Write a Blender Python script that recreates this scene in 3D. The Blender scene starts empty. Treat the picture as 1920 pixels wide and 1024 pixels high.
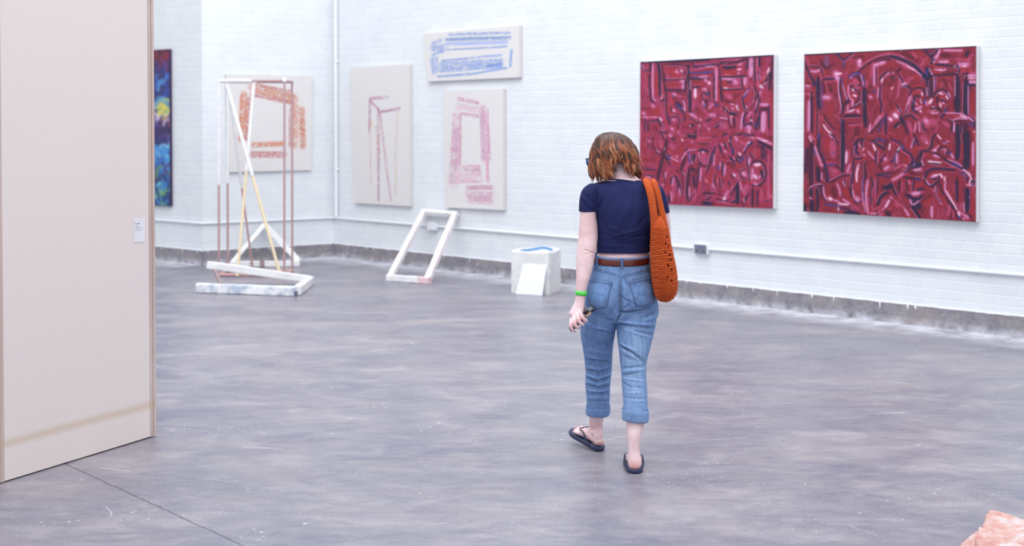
import bpy, bmesh, math, random
import numpy as np
from mathutils import Vector, Matrix
from mathutils.bvhtree import BVHTree

C = bpy.context.scene.collection
random.seed(7)
RNG = np.random.default_rng(7)

# ------------------------------------------------------------------ camera, sky, light
F, CX, CY0, H, PITCH = 2700.0, 960.0, 309.0, 1.65, math.radians(1.55)
cam_data = bpy.data.cameras.new('camera')
cam = bpy.data.objects.new('camera', cam_data)
C.objects.link(cam)
cam.location = (0, 0, H)
cam.rotation_euler = (math.radians(90) - PITCH, 0, 0)
cam_data.sensor_width = 36.0
cam_data.lens = 36.0 * F / 1920.0
cam_data.shift_y = -(512.0 - CY0) / 1920.0
cam_data.dof.use_dof = True
cam_data.dof.focus_distance = 6.95
cam_data.dof.aperture_fstop = 2.7
cam_data.clip_end = 200
bpy.context.scene.camera = cam

world = bpy.data.worlds.new('world')
bpy.context.scene.world = world
world.use_nodes = True
bg = world.node_tree.nodes['Background']
bg.inputs[0].default_value = (0.90, 0.94, 1.0, 1)
bg.inputs[1].default_value = 1.03


def area(name, loc, rot, sx, sy, power, col):
    l = bpy.data.lights.new(name, 'AREA')
    l.shape = 'RECTANGLE'
    l.size, l.size_y, l.energy, l.color = sx, sy, power, col
    o = bpy.data.objects.new(name, l)
    C.objects.link(o)
    o.location = loc
    o.rotation_euler = rot
    return o


area('roof_light', (-2.6, 11.5, 8.0), (math.radians(32), 0, math.radians(14)), 7, 7, 400, (0.97, 0.98, 1.0))
area('roof_light', (0.5, 5.5, 8.5), (math.radians(6), 0, 0), 9, 9, 640, (0.97, 0.98, 1.0))

vs = bpy.context.scene.view_settings
vs.view_transform = 'Standard'
vs.look = 'None'
vs.gamma = 1.0
vs.use_curve_mapping = False
vs.exposure = 0.0
sc = bpy.context.scene
sc.cycles.use_denoising = True
sc.cycles.max_bounces = 6
sc.cycles.diffuse_bounces = 3
sc.cycles.glossy_bounces = 3
sc.cycles.caustics_reflective = False
sc.cycles.caustics_refractive = False


# ------------------------------------------------------------------ helpers
def ray(px, py):
    a, b = (px - CX) / F, (CY0 - py) / F
    cp, sp = math.cos(PITCH), math.sin(PITCH)
    return Vector((a, cp + b * sp, b * cp - sp))


def at_floor(px, py, z=0.0):
    d = ray(px, py)
    t = (z - H) / d.z
    return Vector((d.x * t, d.y * t, z))


def at_depth(px, py, y):
    d = ray(px, py)
    t = y / d.y
    return Vector((d.x * t, y, H + d.z * t))


def at_plane(px, py, p0, n):
    d = ray(px, py)
    o = Vector((0, 0, H))
    t = (p0 - o).dot(n) / d.dot(n)
    return o + d * t


def lin(c):
    return tuple(((v / 255.0) / 12.92 if v / 255.0 <= 0.04045 else ((v / 255.0 + 0.055) / 1.055) ** 2.4) for v in c)


def rgb(r, g, b):
    return lin((r, g, b)) + (1.0,)


def tag(o, label=None, cat=None, group=None, kind=None):
    if label: o['label'] = label
    if cat: o['category'] = cat
    if group: o['group'] = group
    if kind: o['kind'] = kind
    return o


def empty(name, loc, label, cat, group=None):
    o = bpy.data.objects.new(name, None)
    C.objects.link(o)
    o.location = loc
    o.empty_display_size = 0.1
    return tag(o, label, cat, group)


def mesh_obj(name, verts, faces, mat, parent=None, smooth=True, world_space=True):
    """verts in world space; a parented part is shifted into its parent's frame."""
    me = bpy.data.meshes.new(name)
    v = np.asarray(verts, dtype=float).reshape(-1, 3)
    if parent is not None and world_space:
        base = Vector((0, 0, 0))
        p = parent
        while p is not None:
            base += p.location
            p = p.parent
        v = v - np.array(base)
    me.from_pydata(v.tolist(), [], [list(f) for f in faces])
    me.update()
    if smooth:
        me.polygons.foreach_set('use_smooth', [True] * len(me.polygons))
    if mat is not None:
        me.materials.append(mat)
    o = bpy.data.objects.new(name, me)
    C.objects.link(o)
    if parent is not None:
        o.parent = parent
    return o


class MB:
    def __init__(s):
        s.v, s.f = [], []

    def add(s, v, f):
        n = len(s.v)
        s.v.extend([tuple(x) for x in v])
        s.f.extend([tuple(i + n for i in q) for q in f])
        return s

    def box(s, c, size, rz=0.0, bev=0.0):
        hx, hy, hz = size[0] / 2, size[1] / 2, size[2] / 2
        m = Matrix.Translation(c) @ Matrix.Rotation(rz, 4, 'Z')
        if bev <= 0:
            v = [m @ Vector((x * hx, y * hy, z * hz)) for x in (-1, 1) for y in (-1, 1) for z in (-1, 1)]
            f = [(0, 1, 3, 2), (4, 6, 7, 5), (0, 4, 5, 1), (2, 3, 7, 6), (0, 2, 6, 4), (1, 5, 7, 3)]
            return s.add(v, f)
        bm = bmesh.new()
        bmesh.ops.create_cube(bm, size=1)
        for q in bm.verts: q.co = Vector((q.co.x * size[0], q.co.y * size[1], q.co.z * size[2]))
        bmesh.ops.bevel(bm, geom=bm.edges[:], offset=bev, segments=2, affect='EDGES')
        bm.verts.ensure_lookup_table()
        v = [m @ q.co for q in bm.verts]
        f = [[q.index for q in fc.verts] for fc in bm.faces]
        bm.free()
        return s.add(v, f)

    def beam(s, a, b, w, h, up=(0, 0, 1), jit=0.0, seg=8):
        """a sawn timber bar between two points, slightly uneven"""
        a, b = Vector(a), Vector(b)
        t = (b - a).normalized()
        u = Vector(up)
        side = t.cross(u).normalized()
        u2 = side.cross(t).normalized()
        v, f = [], []
        k = 8
        prof = [(-.5, -.42), (-.42, -.5), (.42, -.5), (.5, -.42), (.5, .42), (.42, .5), (-.42, .5), (-.5, .42)]
        for i in range(seg + 1):
            p = a.lerp(b, i / seg)
            for (x, y) in prof:
                j = Vector((random.uniform(-jit, jit), random.uniform(-jit, jit), random.uniform(-jit, jit)))
                v.append(p + side * x * w + u2 * y * h + j)
        for i in range(seg):
            for q in range(k):
                f.append((i * k + q, i * k + (q + 1) % k, (i + 1) * k + (q + 1) % k, (i + 1) * k + q))
        f.append(tuple(range(k))[::-1])
        f.append(tuple(seg * k + q for q in range(k)))
        return s.add(v, f)

    def tube(s, pts, r, n=10, sub=1, caps=True):
        if sub == 1:      # keep the shading crisp at the cut ends
            pts = [Vector(p) for p in pts]
            a, b = (pts[1] - pts[0]).normalized(), (pts[-1] - pts[-2]).normalized()
            pts = [pts[0], pts[0] + a * .0006] + pts[1:-1] + [pts[-1] - b * .0006, pts[-1]]
        v, f = loft(pts, r, r, n=n, sub=sub)
        return s.add(v, f)

    def build(s, name, mat, parent=None, smooth=False):
        return mesh_obj(name, s.v, s.f, mat, parent, smooth)


def catmull(P, sub):
    P = np.asarray(P, float)
    if P.ndim == 1: P = P[:, None]
    n = len(P)
    if n == 2 or sub <= 1:
        if sub <= 1: return P
        t = np.linspace(0, 1, sub + 1)[:, None]
        return P[0] * (1 - t) + P[1] * t
    out = []
    for i in range(n - 1):
        p0, p1, p2, p3 = P[max(i - 1, 0)], P[i], P[i + 1], P[min(i + 2, n - 1)]
        for k in range(sub):
            t = k / sub
            out.append(0.5 * ((2 * p1) + (-p0 + p2) * t + (2 * p0 - 5 * p1 + 4 * p2 - p3) * t * t + (-p0 + 3 * p1 - 3 * p2 + p3) * t ** 3))
    out.append(P[-1])
    return np.array(out)


def loft(pts, ra, rb, ref=(0, 1, 0), n=24, sub=4, power=2.0, flat=False):
    """ellipse sections along a path. flat=True keeps sections horizontal."""
    pts = np.asarray(pts, float)
    m = len(pts)
    ra = np.full(m, ra) if np.isscalar(ra) else np.asarray(ra, float)
    rb = np.full(m, rb) if np.isscalar(rb) else np.asarray(rb, float)
    P = catmull(pts, sub)
    A = np.maximum(catmull(ra, sub)[:, 0], 1e-4)
    B = np.maximum(catmull(rb, sub)[:, 0], 1e-4)
    k = len(P)
    T = np.gradient(P, axis=0)
    T /= np.linalg.norm(T, axis=1)[:, None] + 1e-12
    ref = np.array(ref, float)
    th = np.linspace(0, 2 * np.pi, n, endpoint=False)
    c, s_ = np.cos(th), np.sin(th)
    if power != 2.0:
        c = np.sign(c) * np.abs(c) ** (2 / power)
        s_ = np.sign(s_) * np.abs(s_) ** (2 / power)
    V = []
    for i in range(k):
        if flat:
            a, b = np.array([1., 0, 0]), np.array([0, 1., 0])
        else:
            b = ref - ref.dot(T[i]) * T[i]
            if np.linalg.norm(b) < 1e-3:
                b = np.array([0, 0, 1.]) - T[i][2] * T[i]
            b /= np.linalg.norm(b)
            a = np.cross(b, T[i])
        V.append(P[i] + np.outer(c * A[i], a) + np.outer(s_ * B[i], b))
    V = np.concatenate(V)
    Fc = []
    for i in range(k - 1):
        for q in range(n):
            Fc.append((i * n + q, i * n + (q + 1) % n, (i + 1) * n + (q + 1) % n, (i + 1) * n + q))
    Fc.append(tuple(range(n))[::-1])
    Fc.append(tuple((k - 1) * n + q for q in range(n)))
    return V, Fc


def ellipsoid(c, r, rot=None, n=24, m=16):
    V, Fc = [], []
    for i in range(m + 1):
        ph = math.pi * (0.002 + 0.996 * i / m)
        for j in range(n):
            th = 2 * math.pi * j / n
            p = Vector((math.sin(ph) * math.cos(th) * r[0], math.sin(ph) * math.sin(th) * r[1], math.cos(ph) * r[2]))
            if rot is not None: p = rot @ p
            V.append(Vector(c) + p)
    for i in range(m):
        for j in range(n):
            Fc.append((i * n + j, (i + 1) * n + j, (i + 1) * n + (j + 1) % n, i * n + (j + 1) % n))
    Fc.append(tuple(range(n)))
    Fc.append(tuple(m * n + j for j in range(n))[::-1])
    return V, Fc


def remesh(mb, voxel, smooth_it=6, smooth_f=0.5):
    me = bpy.data.meshes.new('tmp')
    me.from_pydata([tuple(v) for v in mb.v], [], mb.f)
    me.update()
    bm = bmesh.new(); bm.from_mesh(me)
    bmesh.ops.recalc_face_normals(bm, faces=bm.faces[:])
    bm.to_mesh(me); bm.free()
    o = bpy.data.objects.new('tmp', me)
    C.objects.link(o)
    r = o.modifiers.new('r', 'REMESH'); r.mode = 'VOXEL'; r.voxel_size = voxel
    if smooth_it:
        s = o.modifiers.new('s', 'SMOOTH'); s.factor = smooth_f; s.iterations = smooth_it
    dg = bpy.context.evaluated_depsgraph_get()
    dg.update()
    ev = bpy.data.meshes.new_from_object(o.evaluated_get(dg))
    bpy.data.objects.remove(o)
    n = len(ev.vertices)
    co = np.empty(n * 3); ev.vertices.foreach_get('co', co)
    no = np.empty(n * 3); ev.vertices.foreach_get('normal', no)
    faces = [tuple(p.vertices) for p in ev.polygons]
    bpy.data.meshes.remove(ev)
    return co.reshape(-1, 3), no.reshape(-1, 3), faces


def set_colors(o, cols, name='Col'):
    """per-vertex pigment, sRGB 0-255 in, stored linear"""
    c = np.clip(np.asarray(cols, float) / 255.0, 0, 1)
    c = np.where(c <= 0.04045, c / 12.92, ((c + 0.055) / 1.055) ** 2.4)
    full = np.ones((len(c), 4)); full[:, :3] = c
    at = o.data.color_attributes.new(name, 'FLOAT_COLOR', 'POINT')
    at.data.foreach_set('color', full.ravel())


def seg_dist(X, Z, a, b):
    """distance of points to a segment in a plane + parameter along it"""
    ax, az, bx, bz = a[0], a[1], b[0], b[1]
    dx, dz = bx - ax, bz - az
    L = dx * dx + dz * dz + 1e-12
    t = np.clip(((X - ax) * dx + (Z - az) * dz) / L, 0, 1)
    return np.hypot(X - ax - t * dx, Z - az - t * dz), t


# ------------------------------------------------------------------ materials
def new_mat(name):
    m = bpy.data.materials.new(name)
    m.use_nodes = True
    nt = m.node_tree
    b = nt.nodes['Principled BSDF']
    return m, nt, b


def N(nt, typ, **kw):
    n = nt.nodes.new(typ)
    for k, v in kw.items():
        if k.startswith('in_'):
            key = k[3:]
            key = int(key) if key.isdigit() else key
            n.inputs[key].default_value = v
        else:
            setattr(n, k, v)
    return n


def L(nt, a, b):
    nt.links.new(a, b)


def noise(nt, vec, scale, detail=4, rough=0.55, dist=0.0):
    n = N(nt, 'ShaderNodeTexNoise')
    n.inputs['Scale'].default_value = scale
    n.inputs['Detail'].default_value = detail
    n.inputs['Roughness'].default_value = rough
    n.inputs['Distortion'].default_value = dist
    if vec is not None: L(nt, vec, n.inputs['Vector'])
    return n.outputs['Fac']


def ramp(nt, fac, stops):
    r = N(nt, 'ShaderNodeValToRGB')
    el = r.color_ramp.elements
    while len(el) < len(stops): el.new(0.5)
    for e, (p, c) in zip(el, stops):
        e.position = p
        e.color = c if len(c) == 4 else c + (1,)
    L(nt, fac, r.inputs[0])
    return r.outputs[0]


def mixc(nt, fac, a, b, mode='MIX'):
    m = N(nt, 'ShaderNodeMix', data_type='RGBA', blend_type=mode)
    for sock, val in ((m.inputs['Factor'], fac), (m.inputs[6], a), (m.inputs[7], b)):
        if hasattr(val, 'is_linked') or hasattr(val, 'links'):
            L(nt, val, sock)
        else:
            sock.default_value = val
    return m.outputs[2]


def math_(nt, op, a, b=None, c=None, clamp=False):
    m = N(nt, 'ShaderNodeMath', operation=op, use_clamp=clamp)
    for i, v in enumerate((a, b, c)):
        if v is None: continue
        if hasattr(v, 'links'): L(nt, v, m.inputs[i])
        else: m.inputs[i].default_value = v
    return m.outputs[0]


def mapping(nt, vec, scale=(1, 1, 1), rot=(0, 0, 0), loc=(0, 0, 0)):
    m = N(nt, 'ShaderNodeMapping')
    m.inputs['Scale'].default_value = scale
    m.inputs['Rotation'].default_value = rot
    m.inputs['Location'].default_value = loc
    L(nt, vec, m.inputs['Vector'])
    return m.outputs[0]


def objco(nt):
    return N(nt, 'ShaderNodeTexCoord').outputs['Object']


def bump(nt, bsdf, h, dist=0.002, strength=1.0):
    b = N(nt, 'ShaderNodeBump')
    b.inputs['Distance'].default_value = dist
    b.inputs['Strength'].default_value = strength
    L(nt, h, b.inputs['Height'])
    L(nt, b.outputs[0], bsdf.inputs['Normal'])


def plain(name, c, rough=0.6, var=0.06, scale=30, metallic=0.0, spec=0.5, bd=0.0):
    m, nt, b = new_mat(name)
    co = objco(nt)
    n = noise(nt, co, scale)
    c2 = tuple(max(0, v * (1 - var)) for v in lin(c))
    c1 = tuple(min(1, v * (1 + var)) for v in lin(c))
    L(nt, ramp(nt, n, [(0.3, c2), (0.7, c1)]), b.inputs['Base Color'])
    b.inputs['Roughness'].default_value = rough
    b.inputs['Metallic'].default_value = metallic
    b.inputs['Specular IOR Level'].default_value = spec
    if bd: bump(nt, b, n, bd)
    return m


def colmat(name, rough=0.55, bscale=0, bd=0.0, spec=0.4, sheen=0.0):
    """material that shows the object's own pigment attribute"""
    m, nt, b = new_mat(name)
    a = N(nt, 'ShaderNodeVertexColor', layer_name='Col')
    col = a.outputs['Color']
    co = objco(nt)
    if bscale:
        n = noise(nt, co, bscale, 3)
        col = mixc(nt, 0.25, col, mixc(nt, 1.0, col, ramp(nt, n, [(0.3, (.6, .6, .6)), (0.7, (1.25, 1.25, 1.25))]), 'MULTIPLY'))
        if bd: bump(nt, b, n, bd)
    L(nt, col, b.inputs['Base Color'])
    b.inputs['Roughness'].default_value = rough
    b.inputs['Specular IOR Level'].default_value = spec
    return m
# ------------------------------------------------------------------ the room
PC = at_floor(626, 481)        # inner corner between the far wall and the long right wall
PR0 = at_floor(1920, 634)      # long wall where the photo ends
PD = at_floor(381, 496.5)      # outer corner on the left
PL0 = at_floor(290.7, 486.5)
for p in (PC, PR0, PD, PL0): p.z = 0
dA = (PR0 - PC).normalized()
PR = PC + dA * 15.0
dL = (PL0 - PD).normalized()
PL = PD + dL * 5.5
WH = 6.0
SK = 0.172


def nrm(a, b):
    d = (b - a).normalized()
    n = Vector((d.y, -d.x, 0))
    return n if n.dot(-a) > 0 else -n      # towards the camera's side


nA, nB, nL = nrm(PC, PR), nrm(PD, PC), nrm(PL, PD)


def brick_mat():
    m, nt, b = new_mat('white_painted_brick')
    co = objco(nt)
    sep = N(nt, 'ShaderNodeSeparateXYZ'); L(nt, co, sep.inputs[0])
    cmb = N(nt, 'ShaderNodeCombineXYZ'); L(nt, sep.outputs[0], cmb.inputs[0]); L(nt, sep.outputs[2], cmb.inputs[1])
    warp = N(nt, 'ShaderNodeTexNoise'); warp.inputs['Scale'].default_value = 6; L(nt, cmb.outputs[0], warp.inputs['Vector'])
    wv = N(nt, 'ShaderNodeVectorMath', operation='MULTIPLY_ADD')
    L(nt, warp.outputs['Color'], wv.inputs[0]); wv.inputs[1].default_value = (.016, .016, 0); L(nt, cmb.outputs[0], wv.inputs[2])
    br = N(nt, 'ShaderNodeTexBrick', offset=0.25, offset_frequency=2, squash=0.5, squash_frequency=2)
    L(nt, wv.outputs[0], br.inputs['Vector'])
    br.inputs['Scale'].default_value = 1.0
    br.inputs['Brick Width'].default_value = 0.24
    br.inputs['Row Height'].default_value = 0.081
    br.inputs['Mortar Size'].default_value = 0.007
    br.inputs['Mortar Smooth'].default_value = 0.6
    br.inputs['Color1'].default_value = rgb(222, 227, 232)
    br.inputs['Color2'].default_value = rgb(229, 233, 237)
    br.inputs['Mortar'].default_value = rgb(238, 241, 244)
    n = noise(nt, cmb.outputs[0], 3, 6)
    col = mixc(nt, 0.35, br.outputs['Color'], ramp(nt, n, [(0.35, rgb(223, 227, 232)), (0.65, rgb(238, 241, 243))]))
    L(nt, col, b.inputs['Base Color'])
    b.inputs['Roughness'].default_value = 0.5
    fine = noise(nt, cmb.outputs[0], 70, 5)
    h = math_(nt, 'ADD', math_(nt, 'MULTIPLY', br.outputs['Fac'], -0.6), math_(nt, 'MULTIPLY', fine, 0.25))
    h = math_(nt, 'ADD', h, math_(nt, 'MULTIPLY', noise(nt, cmb.outputs[0], 9, 4), 0.5))
    bump(nt, b, h, 0.006, 0.48)
    return m


def skirting_mat():
    m, nt, b = new_mat('bare_concrete_with_paint_drips')
    co = objco(nt)
    sep = N(nt, 'ShaderNodeSeparateXYZ'); L(nt, co, sep.inputs[0])
    n1 = noise(nt, co, 7, 8, 0.65)
    n2 = noise(nt, mapping(nt, co, (3, 3, 9)), 9, 8, 0.7)
    base = ramp(nt, n1, [(0.3, rgb(108, 106, 115)), (0.5, rgb(138, 135, 142)), (0.72, rgb(170, 164, 164))])
    base = mixc(nt, 0.4, base, ramp(nt, n2, [(0.35, rgb(88, 86, 96)), (0.65, rgb(168, 164, 170))]))
    warm = noise(nt, mapping(nt, co, (1, 1, 4)), 2.2, 5, .6)
    base = mixc(nt, ramp(nt, warm, [(.48, (0, 0, 0)), (.7, (.55, .55, .55))]), base, rgb(164, 152, 146))
    foot = math_(nt, 'SUBTRACT', 1.0, math_(nt, 'DIVIDE', sep.outputs[2], .07), clamp=True)
    base = mixc(nt, math_(nt, 'MULTIPLY', foot, math_(nt, 'MULTIPLY', math_(nt, 'SUBTRACT', n1, .36, clamp=True), 4.0), clamp=True), base, rgb(206, 206, 216))
    # drips: narrow columns reaching down from the painted edge, ragged paint edge
    colx = N(nt, 'ShaderNodeCombineXYZ'); L(nt, sep.outputs[0], colx.inputs[0])
    d = noise(nt, colx.outputs[0], 26, 2, 0.5)
    d2 = noise(nt, colx.outputs[0], 5, 3, 0.5)
    reach = math_(nt, 'MULTIPLY', math_(nt, 'SUBTRACT', d, 0.61, clamp=True), 0.8)
    reach = math_(nt, 'ADD', reach, math_(nt, 'MULTIPLY', math_(nt, 'SUBTRACT', d2, 0.42), 0.022))
    edge = math_(nt, 'SUBTRACT', SK - 0.006, reach)
    mask = math_(nt, 'GREATER_THAN', sep.outputs[2], edge)
    sp = N(nt, 'ShaderNodeTexVoronoi'); sp.inputs['Scale'].default_value = 13; L(nt, co, sp.inputs['Vector'])
    spot = math_(nt, 'LESS_THAN', sp.outputs['Distance'], 0.10)
    spot = math_(nt, 'MULTIPLY', spot, math_(nt, 'GREATER_THAN', noise(nt, co, 3, 2), 0.55))
    mask = math_(nt, 'MAXIMUM', mask, spot)
    L(nt, mixc(nt, mask, base, rgb(240, 242, 246)), b.inputs['Base Color'])
    b.inputs['Roughness'].default_value = 0.8
    bump(nt, b, n2, 0.004, 0.8)
    return m


M_BRICK = brick_mat()
M_SKIRT = skirting_mat()


def wall(name, a, b, n, bb_name, thick=0.3, ext_a=0.0, ext_b=0.0):
    """a wall slab: local x runs along the wall, z up; its lit face is at local y=0"""
    d = (b - a).normalized()
    Lw = (b - a).length
    R = Matrix(((d.x, -n.x, 0, a.x), (d.y, -n.y, 0, a.y), (0, 0, 1, 0), (0, 0, 0, 1)))
    flip = R.to_3x3().determinant() < 0
    def slab(nm, z0, z1, y0, y1, mat, x0=-ext_a, x1=None):
        x1 = Lw + ext_b if x1 is None else x1
        v = [(x, y, z) for x in (x0, x1) for y in (y0, y1) for z in (z0, z1)]
        f = [(0, 1, 3, 2), (4, 6, 7, 5), (0, 4, 5, 1), (2, 3, 7, 6), (0, 2, 6, 4), (1, 5, 7, 3)]
        o = mesh_obj(nm, v, f, mat, None, False)
        bm = bmesh.new(); bm.from_mesh(o.data); bmesh.ops.recalc_face_normals(bm, faces=bm.faces[:])
        if flip: bmesh.ops.reverse_faces(bm, faces=bm.faces[:])
        bm.to_mesh(o.data); bm.free()
        o.matrix_world = R
        tag(o, kind='structure')
        return o
    w = slab(name, 0, WH, 0, thick, M_BRICK)
    s = slab(bb_name, 0.0, SK, -0.012, 0.0, M_SKIRT)
    return w


wall('wall_right', PC, PR, nA, 'baseboard_right', ext_a=0.3)
wall('wall_back', PD, PC, nB, 'baseboard_back')
wall('wall_left', PL, PD, nL, 'baseboard_left', ext_b=0.0)


def floor_mat():
    m, nt, b = new_mat('polished_concrete_floor')
    co = objco(nt)
    big = noise(nt, mapping(nt, co, (0.8, 1.2, 1), (0, 0, .3)), 1.1, 6, 0.6, 0.6)
    mid = noise(nt, mapping(nt, co, (1, 1.5, 1), (0, 0, -.35)), 2.5, 9, 0.7, 0.5)
    strk = noise(nt, mapping(nt, co, (1.4, 3.4, 1), (0, 0, .45)), 5, 8, 0.68, 0.6)
    fine = noise(nt, co, 90, 5, 0.8)
    c = ramp(nt, big, [(0.34, rgb(94, 96, 118)), (0.5, rgb(130, 127, 137)), (0.64, rgb(162, 154, 158))])
    c = mixc(nt, 0.5, c, ramp(nt, mid, [(0.34, rgb(86, 90, 118)), (0.5, rgb(132, 130, 142)), (0.64, rgb(178, 171, 174))]))
    c = mixc(nt, 0.22, c, ramp(nt, strk, [(0.36, rgb(96, 98, 120)), (0.64, rgb(172, 164, 170))]))
    # warm brownish patches in the bare concrete
    warm = noise(nt, mapping(nt, co, (1, 2.0, 1), (0, 0, .1), (3, 7, 0)), 1.6, 6, 0.6)
    c = mixc(nt, ramp(nt, warm, [(0.5, (0, 0, 0)), (0.75, (.4, .4, .4))]), c, rgb(150, 136, 136))
    c = mixc(nt, 0.75, c, mixc(nt, 1.0, c, ramp(nt, fine, [(0.3, (.55, .55, .57)), (0.7, (1.35, 1.35, 1.35))]), 'MULTIPLY'))
    # paint specks and scuffs
    v = N(nt, 'ShaderNodeTexVoronoi'); v.inputs['Scale'].default_value = 7; v.inputs['Randomness'].default_value = 1
    L(nt, mapping(nt, co, (1, 1, 1)), v.inputs['Vector'])
    thr = math_(nt, 'MULTIPLY', math_(nt, 'SUBTRACT', noise(nt, co, 1.7, 4), 0.44, clamp=True), 0.36)
    spk = math_(nt, 'LESS_THAN', v.outputs['Distance'], thr)
    v2 = N(nt, 'ShaderNodeTexVoronoi'); v2.inputs['Scale'].default_value = 26; L(nt, co, v2.inputs['Vector'])
    thr2 = math_(nt, 'MULTIPLY', math_(nt, 'SUBTRACT', noise(nt, co, 2.9, 4), 0.46, clamp=True), 0.8)
    spk2 = math_(nt, 'LESS_THAN', v2.outputs['Distance'], thr2)
    c = mixc(nt, math_(nt, 'MULTIPLY', math_(nt, 'MAXIMUM', spk, spk2), 0.7), c, rgb(214, 214, 222))
    # dried white paint spilled along the foot of the walls
    sep = N(nt, 'ShaderNodeSeparateXYZ'); L(nt, co, sep.inputs[0])
    def along(n, p):
        return math_(nt, 'ADD', math_(nt, 'ADD', math_(nt, 'MULTIPLY', sep.outputs[0], n.x), math_(nt, 'MULTIPLY', sep.outputs[1], n.y)), -(n.x * p.x + n.y * p.y))
    wn = noise(nt, co, 5, 8, 0.7)
    spill = None
    for n_, p_, d_, l_ in ((nA, PC, dA, 15.0), (nB, PD, (PC - PD).normalized(), (PC - PD).length), (nL, PD, dL, 5.5)):
        dist = math_(nt, 'ABSOLUTE', along(n_, p_))
        s_ = along(d_, p_)
        near = math_(nt, 'SUBTRACT', 1.0, math_(nt, 'DIVIDE', dist, 0.6), clamp=True)
        near = math_(nt, 'MULTIPLY', near, math_(nt, 'MULTIPLY', math_(nt, 'GREATER_THAN', s_, 0.0), math_(nt, 'LESS_THAN', s_, l_)))
        k = math_(nt, 'MULTIPLY', near, math_(nt, 'MULTIPLY', math_(nt, 'SUBTRACT', wn, 0.30, clamp=True), 4.2), clamp=True)
        c = mixc(nt, math_(nt, 'MULTIPLY', k, 0.85), c, rgb(222, 224, 232))
        spill = near if spill is None else math_(nt, 'MAXIMUM', spill, near)
    # expansion joints and cracks
    cn = math_(nt, 'MULTIPLY', math_(nt, 'SUBTRACT', noise(nt, co, 9, 5), 0.5), 0.028)
    for (a, b_, w, op) in (((118, 868), (470, 1030), .008, .9), ((60, 985), (305, 950), .004, .6), ((1660, 842), (1990, 894), .005, .6),
                           ((930, 596), (1500, 640), .006, .25), ((300, 740), (900, 700), .006, .22), ((1200, 700), (1920, 760), .005, .2)):
        p, q = at_floor(*a), at_floor(*b_)
        d = (q - p).normalized(); n_ = Vector((-d.y, d.x, 0)); Ls = (q - p).length
        dist = math_(nt, 'ABSOLUTE', math_(nt, 'ADD', along(n_, p), cn))
        t = along(d, p)
        inside = math_(nt, 'MULTIPLY', math_(nt, 'GREATER_THAN', t, 0.0), math_(nt, 'LESS_THAN', t, Ls))
        k = math_(nt, 'SUBTRACT', 1.0, math_(nt, 'DIVIDE', dist, w), clamp=True)
        k = math_(nt, 'MULTIPLY', math_(nt, 'MULTIPLY', k, inside), op)
        c = mixc(nt, k, c, rgb(52, 50, 66))
    # pale scratches
    for (a, b_, w, op) in (((186, 877), (244, 884), .006, .8), ((455, 838), (522, 841), .009, .6), ((668, 737), (742, 728), .006, .5), ((800, 985), (842, 980), .004, .6),
                           ((1640, 776), (1700, 773), .010, .8), ((1590, 985), (1640, 1001), .004, .5), ((200, 950), (212, 968), .004, .6), ((1130, 826), (1172, 818), .006, .6)):
        p, q = at_floor(*a), at_floor(*b_)
        d = (q - p).normalized(); n_ = Vector((-d.y, d.x, 0)); Ls = (q - p).length
        dist = math_(nt, 'ABSOLUTE', math_(nt, 'ADD', along(n_, p), math_(nt, 'MULTIPLY', cn, 1.2)))
        t = along(d, p)
        inside = math_(nt, 'MULTIPLY', math_(nt, 'GREATER_THAN', t, 0.0), math_(nt, 'LESS_THAN', t, Ls))
        k = math_(nt, 'SUBTRACT', 1.0, math_(nt, 'DIVIDE', dist, w), clamp=True)
        c = mixc(nt, math_(nt, 'MULTIPLY', math_(nt, 'MULTIPLY', k, inside), op), c, rgb(216, 216, 224))
    L(nt, c, b.inputs['Base Color'])
    r = ramp(nt, mid, [(0.3, (.24, .24, .24)), (0.7, (.42, .42, .42))])
    L(nt, mixc(nt, math_(nt, 'MULTIPLY', spill, 1.6, clamp=True), r, (.8, .8, .8, 1)), b.inputs['Roughness'])
    b.inputs['Specular IOR Level'].default_value = 0.5
    bump(nt, b, math_(nt, 'ADD', fine, math_(nt, 'MULTIPLY', mid, 2.0)), 0.0015, 0.5)
    return m


fl = mesh_obj('floor', [(-14, -5, 0), (14, -5, 0), (14, 26, 0), (-14, 26, 0), (-14, -5, -.2), (14, -5, -.2), (14, 26, -.2), (-14, 26, -.2)],
              [(0, 1, 2, 3), (7, 6, 5, 4), (0, 4, 5, 1), (1, 5, 6, 2), (2, 6, 7, 3), (3, 7, 4, 0)], floor_mat(), None, False)
tag(fl, kind='structure')

M_WPAINT = plain('white_gloss_paint', (236, 239, 243), 0.45, 0.03)
# surface conduit running round the three walls at knee height
zc = 0.492
off = 0.018
def inset(p, *ns):
    q = p.copy()
    for n_ in ns: q += n_ * off
    q.z = zc
    return q
path = [PL + nL * off, PD + nL * off - dL * 0.0]
mb = MB()
Pc_in = PC + (nA + nB) * off
Pd_out = PD + (nL + nB) * off * 1.0
pts = [PL + nL * off, PD + nL * off + dL * .05, Pd_out, PD + nB * off + (PC - PD).normalized() * .05, Pc_in - (PC - PD).normalized() * .05,
       Pc_in, Pc_in + dA * .05, PR + nA * off]
pts = [Vector((p.x, p.y, zc)) for p in pts]
mb.tube(pts, 0.0135, 12, 1)
for s in np.arange(0.9, 14.5, 1.15):
    p = PC + dA * s + nA * 0.012
    mb.box((p.x, p.y, zc), (0.022, 0.030, 0.036), math.atan2(dA.y, dA.x))
tag(mb.build('conduit_pipe', M_WPAINT, smooth=True), 'thin white painted conduit pipe running along the brick walls at knee height', 'pipe')

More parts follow.
